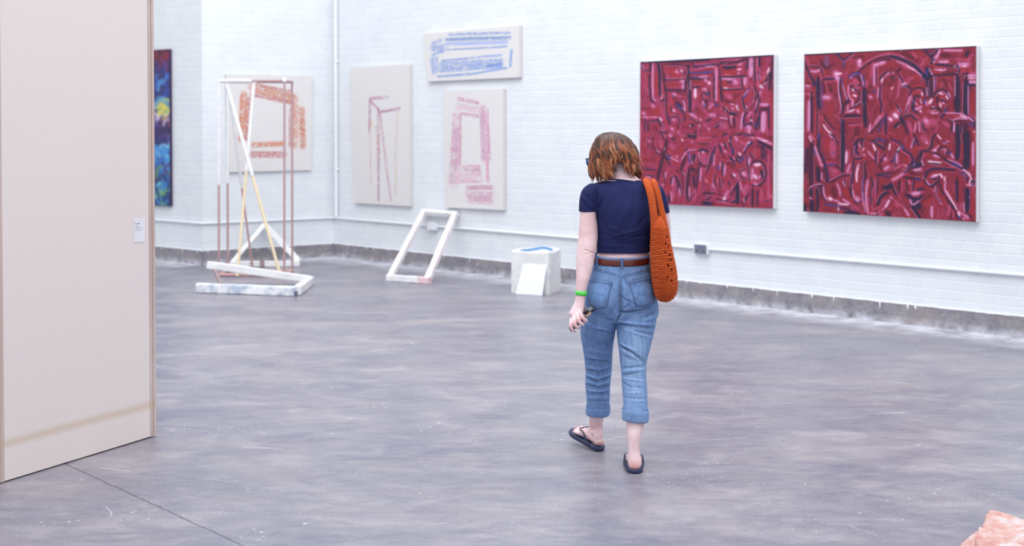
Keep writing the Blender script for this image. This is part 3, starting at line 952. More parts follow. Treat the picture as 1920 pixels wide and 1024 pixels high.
T1B = """K15 0,105 200,90 560,75 880,60;L38 600,110 600,200 595,320;K11 645,90 640,250 650,400;P22 670,100 680,300 690,480;K20 705,80 705,200;K11 560,110 550,240;K14 30,190 150,180;
G16 0,185 140,160;L9 0,210 140,200;N11 0,285 130,270;K15 170,200 220,155 380,150 540,110;R54 250,280 400,290;K24 250,210 330,215 400,205;L13 440,180 480,170;W12 430,240 470,235;
K9 200,220 200,330;L12 440,290;K13 190,360 220,345 480,330 540,330;K15 210,350 215,500 230,640;L15 230,355 360,365;K15 300,400 350,395;R54 260,430;W15 260,475 300,480;
L34 400,400;K11 220,495 350,495 490,490;K15 480,350 490,480;L28 525,350 520,430;D17 460,540 420,600;L14 330,590;P26 280,560 340,600;D15 400,540 400,620;
L17 155,220 155,400 150,640;K13 130,310 130,500 130,660;N22 160,690;R15 185,400 185,600;L16 20,380;W18 70,410;L16 20,500;N18 45,550;K13 70,520 80,640;K12 20,640;
L11 60,740 120,680;L16 700,340;K9 690,260 700,380;W14 830,220 800,300 750,380;R26 800,290 720,430;K17 850,280 790,380 720,480;W24 730,460;L11 750,440 790,400;
K22 840,300 830,500;K9 490,600 540,520 580,470;L9 500,580 560,500;N9 490,620 550,550;P11 570,420 610,450 600,480;K13 640,450 660,560 640,620;R22 625,560;
L11 720,520 690,620 660,740;K13 690,520 660,600 620,720;P22 640,650;K13 700,560 690,680 650,800;R22 780,560;L30 730,690 810,690;K28 720,750 800,745;
L46 760,800 755,900 750,1020;K11 710,780 710,1000;K11 820,700 830,1000;R18 850,500 850,1000;K9 870,80 860,400;W16 280,730 275,770;K17 250,720 310,790;L13 340,680 380,690;
W13 410,700 440,760;K15 390,800 350,790;L14 370,740;W12 350,840;K22 320,800 400,810;L11 540,700 550,760;K15 500,620 510,720 560,760;L15 500,790 480,880 470,1000;
K11 540,780 510,860 510,960;L9 560,850 600,780;K13 600,860 600,940;W12 600,890;L11 340,860 350,950;K13 380,860 390,980;K11 310,860 350,980;K15 140,990 200,940 240,910;
L11 200,850 300,870;P64 250,960;L22 90,820;L18 130,820;K9 60,870;L14 60,1000;L38 570,980;K13 530,960 550,940 610,940;N17 660,920 650,980;K11 690,850 660,1000;
D16 240,770;K9 20,900 100,880"""
T1C = """K9 170,80 160,150 200,230;L16 185,130;K10 230,100;P44 330,130 340,200;K11 380,100 330,0;K13 270,230 310,290 350,270;L9 280,240 320,280;K28 410,110 400,200 370,300 330,460 290,640;
K13 340,20 430,25;L22 460,60;K16 490,100;W14 610,115;L12 560,10;K26 690,60 760,70;K11 780,0 780,100;L12 735,140;R34 850,130 940,130;K11 820,160 940,160;P54 480,200;
R44 600,230;K13 380,310 420,370 460,350;N17 420,330 450,345;K11 400,270 480,350;P22 470,330 510,370;R22 520,400;L14 540,330;K11 430,400 450,430;L11 460,340 560,390;
K22 650,330 620,430 600,460;L9 600,370 660,260;K11 640,250 670,230;L9 700,290 710,410 740,400;N11 690,260 700,380 730,420;K22 750,320 740,350;L9 680,250 780,240;
K11 780,300 760,400;P64 880,350;W16 875,270;K15 820,260 880,240 950,270;K15 820,380 870,440 940,450;L9 820,270 830,340;K9 100,490 270,500;K9 120,560 240,570;
L15 160,590 200,600;K10 110,600;L11 400,530 390,600;K11 370,540 390,640;L14 360,690;K13 460,680 480,600 520,580 550,640 560,760;L11 480,700 500,600;P32 500,700 500,860;
L11 470,780 475,900;L13 570,740 590,820;K11 570,640 600,760 600,830;K17 590,480 630,560;K28 700,480 680,620 670,760 680,880;K24 745,490;K22 755,590 760,690;
K11 820,430 810,600 780,750;L13 850,480 840,640;L11 700,720 700,840;P22 780,760 740,880;R18 900,660;L17 920,640;K17 890,800 950,800;K28 880,920 950,920;K24 430,850 440,890;
R22 380,780;K11 700,900 760,800;P13 760,880 800,800;K11 540,510 560,520;L9 610,520 640,560"""
T1D = """K17 390,40 480,45;L20 400,80 420,120;P44 560,20;K13 500,20 560,60 630,50;W12 575,5;K15 240,60 290,30;L17 235,180;W13 330,130;K15 260,160 290,220;L14 270,260;
K13 350,60 340,160 370,220 380,300;N9 360,200 360,300;K11 200,180 220,280;L9 600,90 640,90;W15 590,140 560,160;K15 620,150 550,200 510,290;N9 610,120 560,190;
L18 680,90 760,120 860,170;W13 740,120 800,130;K20 680,130 780,180 870,230;P34 480,140 520,170;W20 455,295;K11 420,300 440,340 480,330;N17 410,350 460,390 500,330;
K15 400,340 450,400;L9 380,340 390,370;R22 470,260;L9 500,260 550,180;K28 745,180 745,350;K12 700,200;R34 690,220 700,350;P22 820,300 820,600 820,900;K9 790,240 800,400;
L22 580,360 570,420;K9 540,300 560,440 580,640;K11 590,280 640,360;R26 680,480 740,480;W28 650,435 710,430;K14 600,440 620,400 700,390 760,430 790,540 760,640 690,700 620,690;
L15 620,480 610,620;W30 655,585;L15 720,570 700,600;K22 730,510 750,590;L22 660,680;K11 460,540 480,600 540,610;L32 510,550;K9 450,520 520,480;W20 385,565;
K9 360,560 380,600;K11 320,400 400,440;R22 350,420;K15 330,330 390,400;K13 110,260 80,350 60,450 30,520;K11 150,200 100,420;L9 130,300 120,440;N17 185,450 180,490;
K15 240,400 235,560;K11 140,560 130,640 150,720;P26 190,640;K13 200,600 210,720;L11 210,400 200,500;L15 270,440 260,560;L15 310,760 270,840;W24 270,850 245,890;
P18 420,650 340,780;K13 310,660 330,690;R22 290,620;K11 440,640 340,820;K32 430,700 430,800 430,920;L9 460,650 480,760;P44 540,720 530,800;K17 545,830 520,900;
L9 500,860 520,920;K22 620,740 620,960;K9 680,760 685,960;R16 650,740 650,900;P26 730,740 740,840;W14 35,640;R44 60,640;L11 110,680 120,720;K15 0,800 130,800;
K26 0,920 100,930;K9 30,880 80,850;P15 160,900 400,940;K11 160,880 300,900;K15 350,920 400,900;R16 780,930 840,920;K9 800,890 850,900;N10 20,360"""

M_OIL = colmat('oil_paint', 0.42, 0, 0, 0.35)
M_CHALK = colmat('linen_and_oil_stick', 0.85, 260, 0.0006, 0.15)
M_EDGE = plain('primed_canvas_edge', (226, 222, 226), 0.8, 0.03, 80)
M_LINEN = plain('raw_linen_edge', (212, 208, 206), 0.85, 0.04, 200)

c2 = [(1508, 101.5), (1830.5, 86), (1830, 416.5), (1506, 396.5)]
pa2 = figure_painting(430, 430, [(1500, 80, T2A), (1670, 80, T2B), (1500, 250, T2C), (1670, 250, T2D)], c2, 6.0235, 3, (130, 38, 58))
canvas('figure_painting', c2, PC, nA, 0.055, pa2, M_OIL, M_EDGE,
       'crimson oil painting of writhing figures under an arch, hung furthest right on the wall', 'painting', group='crimson figure paintings')
c1 = [(1200.5, 116), (1451, 102.5), (1449.5, 391.5), (1199, 381.5)]
pa1 = figure_painting(370, 400, [(1190, 95, T1A), (1320, 95, T1B), (1190, 245, T1C), (1320, 245, T1D)], c1, 6.829, 5, (148, 46, 80))
canvas('figure_painting', c1, PC, nA, 0.055, pa1, M_OIL, M_EDGE,
       "crimson oil painting of a crowd of figures, partly behind the woman's head and bag", 'painting', group='crimson figure paintings')


def linen(w, h, seed, base=(226, 223, 222)):
    p = Paint(w, h, base, seed)
    p.img *= 1 + .03 * (p.grain[..., None] - .5)
    return p


def rub(p, Hm, pts, wid, col, n=3, gap=.34, a=.85, k=1.0):
    """an oil-stick bar: several parallel rubbed lines, broken by the weave"""
    q = []
    for x, y in pts:
        t = Hm @ np.array([x, y, 1.0]); q.append((t[0] / t[2], t[1] / t[2]))
    col = np.array(col) * .78 + np.array((226, 223, 222)) * .22
    A = np.array(q); t = np.gradient(A, axis=0); t /= np.linalg.norm(t, axis=1)[:, None] + 1e-9
    nn = np.stack([-t[:, 1], t[:, 0]], 1)
    p.stroke(A, wid, np.array(col) * .6 + np.array((226, 223, 222)) * .4, .38, 2.5, .2, False, gap=.2)
    for i in range(n):
        o = ((i + .5) / n - .5) * wid + p.rng.normal(0, .3)
        M = max(3, len(A))
        B = catmull(A + nn * o, 3) if len(A) > 2 else np.linspace(A[0] + nn[0] * o, A[1] + nn[1] * o, 6)
        B = B + p.rng.normal(0, .35, B.shape)
        p.stroke(B, wid / n * .74, np.array(col) * p.rng.uniform(.88, 1.1), a, 1.2, .2, False, gap=gap + p.rng.uniform(-.10, .12))


def quad(corners, w, h):
    return homography(corners, [(0, 0), (w, 0), (w, h), (0, h)])


# orange marks
co_ = [(424.5, 139.5), (585.5, 142.5), (584, 319), (428, 323)]
p = linen(200, 220, 11); Hm = quad(co_, 200, 220)
O1, O2 = (206, 104, 70), (190, 92, 96)
for (a, b, w, n, c) in (((473, 164), (551, 187), 16, 5, O1), ((478, 159), (545, 172), 5, 2, O2), ((470, 178), (550, 196), 5, 2, O2), ((457, 178), (453, 262), 13, 3, O1),
                        ((469, 186), (464, 262), 9, 3, O2), ((463, 190), (459, 240), 5, 2, O1), ((474, 272), (531, 270), 9, 3, O1), ((473, 290), (532, 290), 11, 3, O2),
                        ((545, 205), (544, 274), 7, 3, O2), ((554, 200), (553, 274), 9, 2, O1), ((565, 206), (567, 276), 11, 4, O1)):
    rub(p, Hm, [a, b], w * 1.45, c, n)
    rub(p, Hm, [a, b], w * 1.2, (184, 78, 44) if c == O1 else (170, 70, 70), max(2, n - 1), .56)
canvas('orange_canvas', co_, PC, nB, 0.04, p, M_CHALK, M_LINEN, 'square linen canvas with a ring of rust orange oil-stick bars, behind the tall copper frame', 'painting', group='linen canvases with oil-stick marks')

# purple gallows-like marks
cp_ = [(656.5, 126.5), (767.5, 120.5), (769, 387), (663.5, 380.5)]
p = linen(110, 240, 12); Hm = quad(cp_, 110, 240)
V1, V2, V3 = (162, 104, 136), (188, 134, 156), (222, 206, 186)
for pts, w, c, g in (([(694, 187), (726, 184)], 5, V1, .25), ([(694, 190), (709, 208)], 4, V1, .25), ([(711, 213), (748, 206)], 5, V1, .25),
                     ([(694, 188), (692, 250)], 4, V1, .25), ([(693, 252), (695, 345)], 3, V2, .4), ([(709, 206), (709, 376)], 4, V1, .28),
                     ([(712, 215), (722, 300), (732, 376)], 4, V2, .3), ([(706, 240), (712, 300)], 3, (206, 140, 120), .35),
                     ([(745, 210), (742, 290), (741, 366)], 4, V3, .3), ([(695, 230), (696, 242)], 4, (210, 160, 120), .3)):
    rub(p, Hm, pts, w * 1.15, c, 2, g + .06)
canvas('purple_canvas', cp_, PC, nA, 0.045, p, M_CHALK, M_LINEN, 'tall pale linen canvas with thin purple upright lines and two bars, nearest the wall corner', 'painting', group='linen canvases with oil-stick marks')

# blue bars
cb_ = [(793, 63.5), (973.5, 47), (974, 145), (801, 153)]
p = linen(200, 120, 13); Hm = quad(cb_, 200, 120)
def bl(x, y): return (780 + x / 7.876, 40 + y / 7.876)
B1, B2 = (82, 122, 205), (112, 140, 214)
for (a, b, w, n, c, g) in (((490, 200), (1370, 175), 36, 2, B1, .40), ((440, 275), (1380, 245), 46, 3, B1, .22), ((440, 345), (1340, 315), 50, 3, B2, .34), ((430, 425), (1335, 378), 24, 2, B1, .25),
                           ((240, 330), (370, 275), 40, 2, B2, .3), ((240, 400), (400, 380), 90, 4, B2, .30), ((250, 500), (400, 450), 36, 2, B1, .28), ((240, 540), (270, 765), 60, 3, B2, .3),
                           ((300, 540), (310, 740), 40, 2, B2, .42), ((380, 590), (850, 545), 30, 2, B1, .34), ((890, 540), (1255, 505), 26, 2, B1, .26), ((360, 650), (1260, 590), 70, 4, B2, .36),
                           ((350, 720), (1250, 650), 70, 4, B1, .36), ((320, 815), (780, 780), 30, 2, B1, .28), ((780, 780), (1330, 690), 28, 2, B1, .26), ((1400, 430), (1380, 670), 28, 2, B1, .28), ((1040, 668), (1260, 640), 26, 2, (70, 108, 205), .1)):
    rub(p, Hm, [bl(*a), bl(*b)], w / 7.876 * 1.5, c, n, g - .06)
canvas('blue_canvas', cb_, PC, nA, 0.045, p, M_CHALK, M_LINEN, 'wide pale linen canvas with horizontal blue oil-stick bars, hung highest on the wall', 'painting', group='linen canvases with oil-stick marks')

# pink trapezium
ck_ = [(831.5, 170), (943.5, 167), (944, 394), (835, 389)]
p = linen(120, 225, 14); Hm = quad(ck_, 120, 225)
def pk(x, y): return (820 + x / 4.264, 160 + y / 4.264)
K1, K2 = (196, 116, 154), (206, 146, 178)
for (a, b, w, n, c, g) in (((170, 110), (325, 145), 26, 2, K1, .25), ((165, 165), (320, 195), 46, 3, K2, .38), ((190, 230), (325, 252), 22, 2, K1, .3), ((155, 235), (140, 500), 62, 4, K2, .34), ((150, 350), (150, 640), 60, 4, K2, .32),
                           ((145, 500), (130, 785), 80, 4, K2, .34), ((185, 240), (180, 640), 16, 2, K1, .34), ((360, 175), (375, 300), 40, 3, K1, .28), ((370, 200), (390, 600), 66, 4, K2, .32), ((345, 240), (352, 600), 14, 1, K2, .4),
                           ((395, 300), (400, 770), 22, 2, K1, .26), ((200, 660), (335, 655), 30, 2, K1, .36), ((190, 700), (340, 700), 40, 3, K1, .34), ((180, 750), (340, 750), 60, 3, K2, .34), ((240, 820), (435, 820), 34, 3, K1, .28),
                           ((240, 870), (435, 875), 50, 3, K2, .34), ((250, 920), (430, 925), 40, 3, K1, .34)):
    rub(p, Hm, [pk(*a), pk(*b)], w / 4.264 * 1.2, c, n, g)
canvas('pink_canvas', ck_, PC, nA, 0.045, p, M_CHALK, M_LINEN, 'upright pale linen canvas with rubbed pink bars around a blank middle, under the blue canvas', 'painting', group='linen canvases with oil-stick marks')

# many-coloured abstract on the left wall
pf = PD + nL * 0.04
e1, e2 = at_plane(317, 92, pf, nL), at_plane(319, 387, pf, nL)
far = dL * 1.3
k3 = [Vector((e1.x + far.x, e1.y + far.y, e1.z)), e1, Vector((e1.x, e1.y, e2.z)), Vector((e1.x + far.x, e1.y + far.y, e2.z))]
W_, H_ = 150, 260
p = Paint(W_, H_, (40, 50, 110), 21)
bands = [(0.00, .07, [(150, 30, 50), (90, 20, 50), (60, 20, 60)]), (.05, .17, [(50, 40, 110), (90, 40, 110), (30, 30, 80), (110, 50, 120)]), (.15, .38, [(40, 80, 180), (60, 130, 210), (30, 40, 120), (90, 160, 210), (50, 60, 140)]),
         (.36, .45, [(225, 215, 90), (190, 200, 80), (60, 110, 180), (230, 220, 120)]), (.43, .5, [(120, 60, 120), (190, 90, 90), (200, 190, 220), (60, 60, 130)]), (.48, .58, [(40, 30, 70), (60, 40, 100), (90, 60, 140)]),
         (.56, .8, [(60, 140, 210), (110, 180, 225), (40, 110, 190), (150, 200, 230)]), (.78, .9, [(30, 50, 110), (90, 60, 120), (90, 160, 90), (60, 120, 190)]), (.88, 1.0, [(150, 190, 80), (40, 110, 190), (90, 170, 210), (30, 50, 90)])]
for k in range(900):
    a, b, cs = bands[p.rng.integers(len(bands))]
    x, y = p.rng.random() * W_, (a + (b - a) * p.rng.random()) * H_
    an = p.rng.normal(-.9, .6); ln = p.rng.uniform(10, 34)
    p.stroke([(x, y), (x + math.cos(an) * ln * .5, y + math.sin(an) * ln * .5 - 2), (x + math.cos(an + .5) * ln, y + math.sin(an + .5) * ln)],
             p.rng.uniform(3, 11), cs[p.rng.integers(len(cs))], .75, 2.0, .3)
canvas('abstract_painting', None, PD, nL, 0.04, p, M_OIL, plain('dark_painted_edge', (60, 40, 80), .6), 'blue, purple and yellow abstract painting showing past the edge of the beige partition', 'painting', pts3=k3)
# ------------------------------------------------------------------ floor sculptures
def timber(name, c, c2, scale=14, amt=.5):
    m, nt, b = new_mat(name)
    co = objco(nt)
    n = noise(nt, co, scale, 5, .6)
    L(nt, ramp(nt, n, [(0.5 - amt * .2, rgb(*c2)), (0.5 + amt * .2, rgb(*c))]), b.inputs['Base Color'])
    b.inputs['Roughness'].default_value = .6
    bump(nt, b, noise(nt, co, 50, 5), .002, .6)
    return m


M_WT = timber('chalky_white_paint', (242, 241, 240), (232, 232, 234))
M_WTB = timber('white_paint_with_blue_smears', (242, 242, 244), (178, 190, 208), 9, .5)
M_WTP = timber('white_paint_with_pink_smears', (244, 241, 241), (238, 222, 224), 5, .5)
M_PINKEND = plain('salmon_paint', (234, 204, 206), .6, .1)
M_COPPER = plain('dull_copper', (186, 150, 152), .5, .12, 40, .1)
M_COPPER2 = plain('pink_copper', (204, 160, 160), .5, .1, 30, .05)
M_YEL = plain('pale_yellow_paint', (238, 220, 184), .6, .04)
M_BROWN = plain('brown_wood', (158, 138, 138), .7, .1)
M_FOOTD = plain('dark_end_grain', (96, 102, 122), .8)

# --- low twisted white frame
a0, a1 = at_depth(371, 540.5, 14.22), at_depth(556, 551.5, 13.92)
a0.z, a1.z = .047, .047
b0, b1 = at_depth(388, 496.5, 14.75), at_depth(582, 524, 14.95)
fr = empty('low_frame_sculpture', ((a0 + a1) / 2)[:2] + (0,), 'low twisted white timber frame lying on the floor in front of the copper frame', 'sculpture', 'timber frame sculptures')
MB().beam(a0, a1, .09, .088, jit=.0025).build('floor_bar', M_WTB, fr)
MB().beam(b0, b1, .075, .075, jit=.0025).build('raised_bar', M_WT, fr)
c0 = a1 + (a0 - a1).normalized() * .03 + Vector((0, .05, .0))
c1 = b1 + Vector((0, -.02, -.01))
MB().beam(a1 + Vector((.0, .03, 0)), c1, .075, .085, jit=.002).build('side_bar', M_WT, fr)
s0 = at_depth(414, 533, 14.22); s1 = at_depth(403, 507, 14.7)
MB().beam(s0, s1, .03, .03).build('strut', M_BROWN, fr)
e = a1 + (a1 - a0).normalized() * .005
MB().box((e.x - .01, e.y - .008, .028), (.03, .08, .045), .1, .004).build('end_block', M_FOOTD, fr)

# --- tall open frame of copper tubes with painted rods leaning in it
fd, bd_ = 15.72, 16.15
fl_, bl_ = at_depth(410.5, 519, fd), at_depth(427, 511, bd_)
frr, brr = at_depth(533, 519, fd), at_depth(548, 511, bd_)
tl = at_depth(410, 151.5, fd); tbl = at_depth(426.5, 149, bd_); trr = at_depth(533.5, 148, fd); tbr = at_depth(547.5, 151, bd_)
zt = tl.z
cf = empty('copper_frame_sculpture', ((fl_.x + brr.x) / 2, (fd + bd_) / 2, 0), 'tall narrow open frame of copper tubes with white and yellow rods leaning in it', 'sculpture')
def leg(p, t, r=.0125, white=False):
    p = Vector((p.x, p.y, .0)); t = Vector((t.x, t.y, zt))
    if white:
        mid = p.lerp(t, .47)
        MB().tube([p, mid], r, 10).build('leg', M_COPPER, cf, True)
        MB().tube([mid, t], r * 1.15, 10).build('painted_leg', M_WT, cf, True)
    else:
        MB().tube([p, t], r, 10).build('leg', M_COPPER, cf, True)
leg(fl_, tl, white=True); leg(bl_, tbl, white=True); leg(frr, trr); leg(brr, tbr)
T = lambda v: Vector((v.x, v.y, zt))
mid = T(tbl).lerp(T(tbr), .46)
MB().tube([T(tbl), mid], .017, 10).build('top_tube', M_WT, cf, True)
MB().tube([mid, T(tbr)], .014, 10).build('top_tube', M_COPPER, cf, True)
mid = T(tl).lerp(T(trr), .5)
MB().tube([T(tl), mid], .017, 10).build('top_tube', M_WT, cf, True)
MB().tube([mid, T(trr)], .0125, 10).build('top_tube', M_COPPER, cf, True)
MB().tube([T(tl), T(tbl)], .015, 10).build('top_tube', M_WT, cf, True)
MB().tube([T(trr), T(tbr)], .0135, 10).build('top_tube', M_COPPER, cf, True)
for q in (trr,):
    MB().box((q.x, q.y, zt + .012), (.045, .04, .05), 0, .008).build('joint', M_WT, cf)
for q in (tl, tbl, tbr):
    MB().box((q.x, q.y, zt), (.03, .03, .03), 0, .007).build('joint', M_WT if q is not tbr else M_COPPER, cf)
q0, q1 = Vector((fl_.x, fd, .02)), Vector((frr.x, fd, .02))
MB().tube([q0, q1], .017, 10).build('base_tube', M_COPPER2, cf, True)
MB().tube([Vector((bl_.x, bd_, .02)), Vector((brr.x, bd_, .02))], .015, 10).build('base_tube', M_COPPER2, cf, True)
MB().tube([q0, Vector((bl_.x, bd_, .02))], .015, 10).build('base_tube', M_COPPER2, cf, True)
MB().tube([q1, Vector((brr.x, bd_, .02))], .015, 10).build('base_tube', M_COPPER2, cf, True)
for (t_, f_, d0, d1, r, m1, m2, k) in (((424.5, 156), (526.5, 516), 15.74, 15.56, .021, M_WT, M_YEL, .48), ((476, 157), (445, 522), 16.1, 15.66, .019, M_WT, M_YEL, .46),
                                       ((428, 160), (473, 500), 16.12, 16.75, .015, M_WT, M_COPPER2, .56)):
    A = at_depth(*t_, d0); B = at_depth(*f_, d1); B.z = .012
    Mx = A.lerp(B, k)
    MB().tube([A, Mx], r, 10).build('leaning_rod', m1, cf, True)
    MB().tube([Mx, B], r * .82, 10).build('leaning_rod', m2, cf, True)

# --- triangle of white timber leaning on the far wall
wallp = PC + nB * 0.05
ap = at_plane(496, 421, wallp, nB)
f0, f1 = at_floor(433, 501), at_floor(562, 500)
f0.z = f1.z = .035
tri = empty('triangle_sculpture', ((f0.x + f1.x) / 2, (f0.y + f1.y) / 2, 0), 'white timber triangle propped against the far wall behind the copper frame', 'sculpture', 'timber frame sculptures')
MB().beam(ap, f0, .050, .045, up=(0, 1, 0), jit=.003).build('left_bar', M_WT, tri)
MB().beam(ap, f1 + Vector((0, 0, .02)), .062, .05, up=(0, 1, 0), jit=.003).build('right_bar', M_WT, tri)
fm = f0.lerp(f1, .46)
MB().beam(f0, fm, .06, .07, jit=.002).build('bottom_bar', M_WT, tri)
MB().beam(fm, f1, .06, .065, jit=.002).build('bottom_bar', M_WT, tri)
MB().box((fm.x, fm.y - .036, .045), (.05, .02, .08), 0, .004).build('joint_block', M_BROWN, tri)

# --- white frame leaning on the conduit of the long wall
g0, g1 = at_floor(731, 527), at_floor(801, 532)
pw = PC + nA * 0.05
g3, g2 = at_plane(795, 398, pw, nA), at_plane(853, 398, pw, nA)
g0.z = g1.z = .034
g2.z = g3.z
lf = empty('leaning_frame_sculpture', ((g0.x + g1.x) / 2, (g0.y + g1.y) / 2, 0), 'white rectangular timber frame leaning askew against the long wall', 'sculpture', 'timber frame sculptures')
nf = (g3 - g0).cross(g1 - g0).normalized()
MB().beam(g0, g3, .062, .06, up=nf, jit=.002).build('side_bar', M_WTP, lf)
MB().beam(g1, g2, .066, .06, up=nf, jit=.002).build('side_bar', M_WTP, lf)
MB().beam(g3 - (g2 - g3).normalized() * .03, g2 + (g2 - g3).normalized() * .035, .06, .06, up=nf, jit=.002).build('top_bar', M_WT, lf)
MB().beam(g0 - (g1 - g0).normalized() * .03, g0.lerp(g1, .80), .064, .066, jit=.002).build('bottom_bar', M_WT, lf)
MB().beam(g0.lerp(g1, .78), g1 + (g1 - g0).normalized() * .035, .066, .068, jit=.002).build('bottom_bar', M_PINKEND, lf)

# --- plaster block with a blue lined hollow, small white panel against it
M_PLAST = timber('rough_plaster', (236, 235, 233), (222, 223, 224), 8, .5)
M_BLUEIN = plain('pale_blue_lining', (110, 152, 196), .6, .05)
B1_, B2_, B3_ = at_floor(957, 548.5), at_floor(1029.5, 553), at_floor(1053, 544.5)
B4_ = B1_ + (B3_ - B2_)
cen = (B1_ + B2_ + B3_ + B4_) / 4
hb = at_depth(1029, 473.5, B2_.y).z
bk = empty('plaster_block', (cen.x, cen.y, 0), 'white plaster block with a thin blue rim in its top, left of the woman', 'sculpture')
foot = [B1_, B2_, B3_, B4_]
def bil(u, v):
    return foot[0] * (1 - u) * (1 - v) + foot[1] * u * (1 - v) + foot[2] * u * v + foot[3] * (1 - u) * v
Mseg = 48
outer, inner = [], []
for i in range(Mseg):
    t = 2 * math.pi * i / Mseg
    c, s_ = math.cos(t), math.sin(t)
    k = 1 / max(abs(c), abs(s_))
    kk = min(k, 1.36)
    outer.append((.5 + .5 * c * kk, .5 + .5 * s_ * kk))
    inner.append((.5 + .40 * c * min(k, 1.12), .5 + .36 * s_ * min(k, 1.12)))
rng_ = random.Random(3)
def rz(u, v): return hb + .028 * math.exp(-((u - .62) ** 2 / .09 + (v - .9) ** 2 / .10)) + .003 * math.sin(9 * u + 4 * v)
v, f = [], []
for (u, w_) in outer: q = bil(u, w_); v.append((q.x, q.y, 0))
for (u, w_) in outer: q = bil(u, w_); v.append((q.x, q.y, rz(u, w_) - .012))
for (u, w_) in outer:
    q = bil(.5 + (u - .5) * .96, .5 + (w_ - .5) * .96); v.append((q.x, q.y, rz(u, w_)))
for (u, w_) in inner: q = bil(u, w_); v.append((q.x, q.y, rz(u, w_) - .004))
for lay in range(3):
    for i in range(Mseg):
        j = (i + 1) % Mseg
        f.append((lay * Mseg + i, lay * Mseg + j, (lay + 1) * Mseg + j, (lay + 1) * Mseg + i))
f.append(tuple(range(Mseg))[::-1])
mesh_obj('block', v, f, M_PLAST, bk, False)
v, f = [], []
for sc_, dz in ((1.0, -.004), (.985, -.010), (.97, -.036)):
    for (u, w_) in inner:
        q = bil(.5 + (u - .5) * sc_, .5 + (w_ - .5) * sc_); v.append((q.x, q.y, (rz(u, w_)) + dz))
for lay in range(2):
    for i in range(Mseg):
        j = (i + 1) % Mseg
        f.append((lay * Mseg + i, lay * Mseg + j, (lay + 1) * Mseg + j, (lay + 1) * Mseg + i))
mesh_obj('blue_rim', v, f, M_BLUEIN, bk, True)
v2 = v[2 * Mseg:]
mesh_obj('fill', v2, [tuple(range(Mseg))], M_PLAST, bk, False)
h0, h1 = at_floor(967, 551), at_floor(1004.5, 556)
tdir = (B2_ - B1_).normalized()
h1 = h0 + tdir * (h1 - h0).length
nb_ = Vector((tdir.y, -tdir.x, 0))
hz = at_depth(990, 495, h0.y + .06).z
t0, t1 = h0 - nb_ * .075 + Vector((0, 0, hz)), h1 - nb_ * .075 + Vector((0, 0, hz))
t0 += tdir * .045; t1 += tdir * .012
mb = MB(); th = nb_ * .006
vv = [h0 + th, h1 + th, t1 + th, t0 + th, h0 - th, h1 - th, t1 - th, t0 - th]
mb.add([q + Vector((0, 0, .001)) for q in vv], [(0, 1, 2, 3), (7, 6, 5, 4), (0, 4, 5, 1), (1, 5, 6, 2), (2, 6, 7, 3), (3, 7, 4, 0)])
o = mb.build('white_panel', plain('smooth_white_board', (234, 238, 246), .5, .02))
tag(o, 'small smooth white panel leaning on the front of the plaster block', 'board')

# --- salmon slab at the lower right corner
def slab_mat():
    m, nt, b = new_mat('salmon_crust')
    co = objco(nt)
    n = noise(nt, co, 9, 7, .65); n2 = noise(nt, mapping(nt, co, (1, 3, 1), (0, 0, .8)), 22, 6, .75)
    c = ramp(nt, n, [(0.34, rgb(190, 128, 118)), (0.48, rgb(206, 166, 158)), (0.62, rgb(214, 204, 205))])
    c = mixc(nt, ramp(nt, n2, [(0.55, (0, 0, 0)), (0.68, (.8, .8, .8))]), c, rgb(176, 100, 100))
    L(nt, c, b.inputs['Base Color'])
    b.inputs['Roughness'].default_value = .7
    bump(nt, b, n2, .004, .8)
    return m
def sheet(name, poly, z0, seed, mat, parent):
    """an irregular thick crust: outline in floor coordinates, uneven top"""
    n_ = 36
    rg = random.Random(seed)
    P = []
    for i in range(len(poly)):
        a, b = Vector(poly[i]), Vector(poly[(i + 1) % len(poly)])
        for k in range(n_ // len(poly) * 2):
            t = k / (n_ // len(poly) * 2)
            q = a.lerp(b, t); P.append(q + Vector((rg.uniform(-1, 1), rg.uniform(-1, 1))) * min(.005, .28 * (b - a).length / (n_ // len(poly) * 2)))
    cx = sum((p for p in P), Vector((0, 0))) / len(P)
    v, f = [], []
    K_ = len(P)
    rings_ = [(1.0, 0.0), (1.004, .35), (1.0, .8), (.985, 1.0)] + [(s, 1.0) for s in (.93, .86, .78, .7, .6, .5, .38, .25, .12)]
    for (s, h) in rings_:
        for p in P:
            q = cx + (p - cx) * s
            top = z0 + .012 * math.sin(q.x * 21 + seed) * math.cos(q.y * 17) + .006 * math.sin(q.x * 57 + q.y * 43)
            v.append((q.x, q.y, h * top if h < 1 else top + rg.uniform(-.0015, .0015)))
    for i in range(len(rings_) - 1):
        for j in range(K_):
            f.append((i * K_ + j, i * K_ + (j + 1) % K_, (i + 1) * K_ + (j + 1) % K_, (i + 1) * K_ + j))
    f.append(tuple(range(K_))[::-1]); f.append(tuple((len(rings_) - 1) * K_ + j for j in range(K_)))
    return mesh_obj(name, v, f, mat, parent, True)
def fp(px, py, z): q = at_floor(px, py, z); return (q.x, q.y)
M_SLAB = slab_mat()
zh, zl = .085, .04
up = [fp(1853, 961, zh), fp(1882, 966, zh), fp(1960, 974, zh), fp(2060, 985, zh), fp(2080, 1080, zh), fp(1850, 1100, zh), fp(1830, 1008, zh), fp(1843, 985, zh)]
lo = [fp(1816, 1003, zl), fp(1835, 999, zl), fp(1900, 1004, zl), fp(1960, 1020, zl), fp(1960, 1090, zl), fp(1760, 1090, zl), fp(1796, 1032, zl)]
sl = empty('salmon_slab', (up[0][0], up[0][1], 0), 'rough salmon pink crusted slab on the floor at the lower right corner', 'sculpture')
sheet('upper_crust', up, zh, 2, M_SLAB, sl)
sheet('lower_crust', lo, zl, 4, M_SLAB, sl)
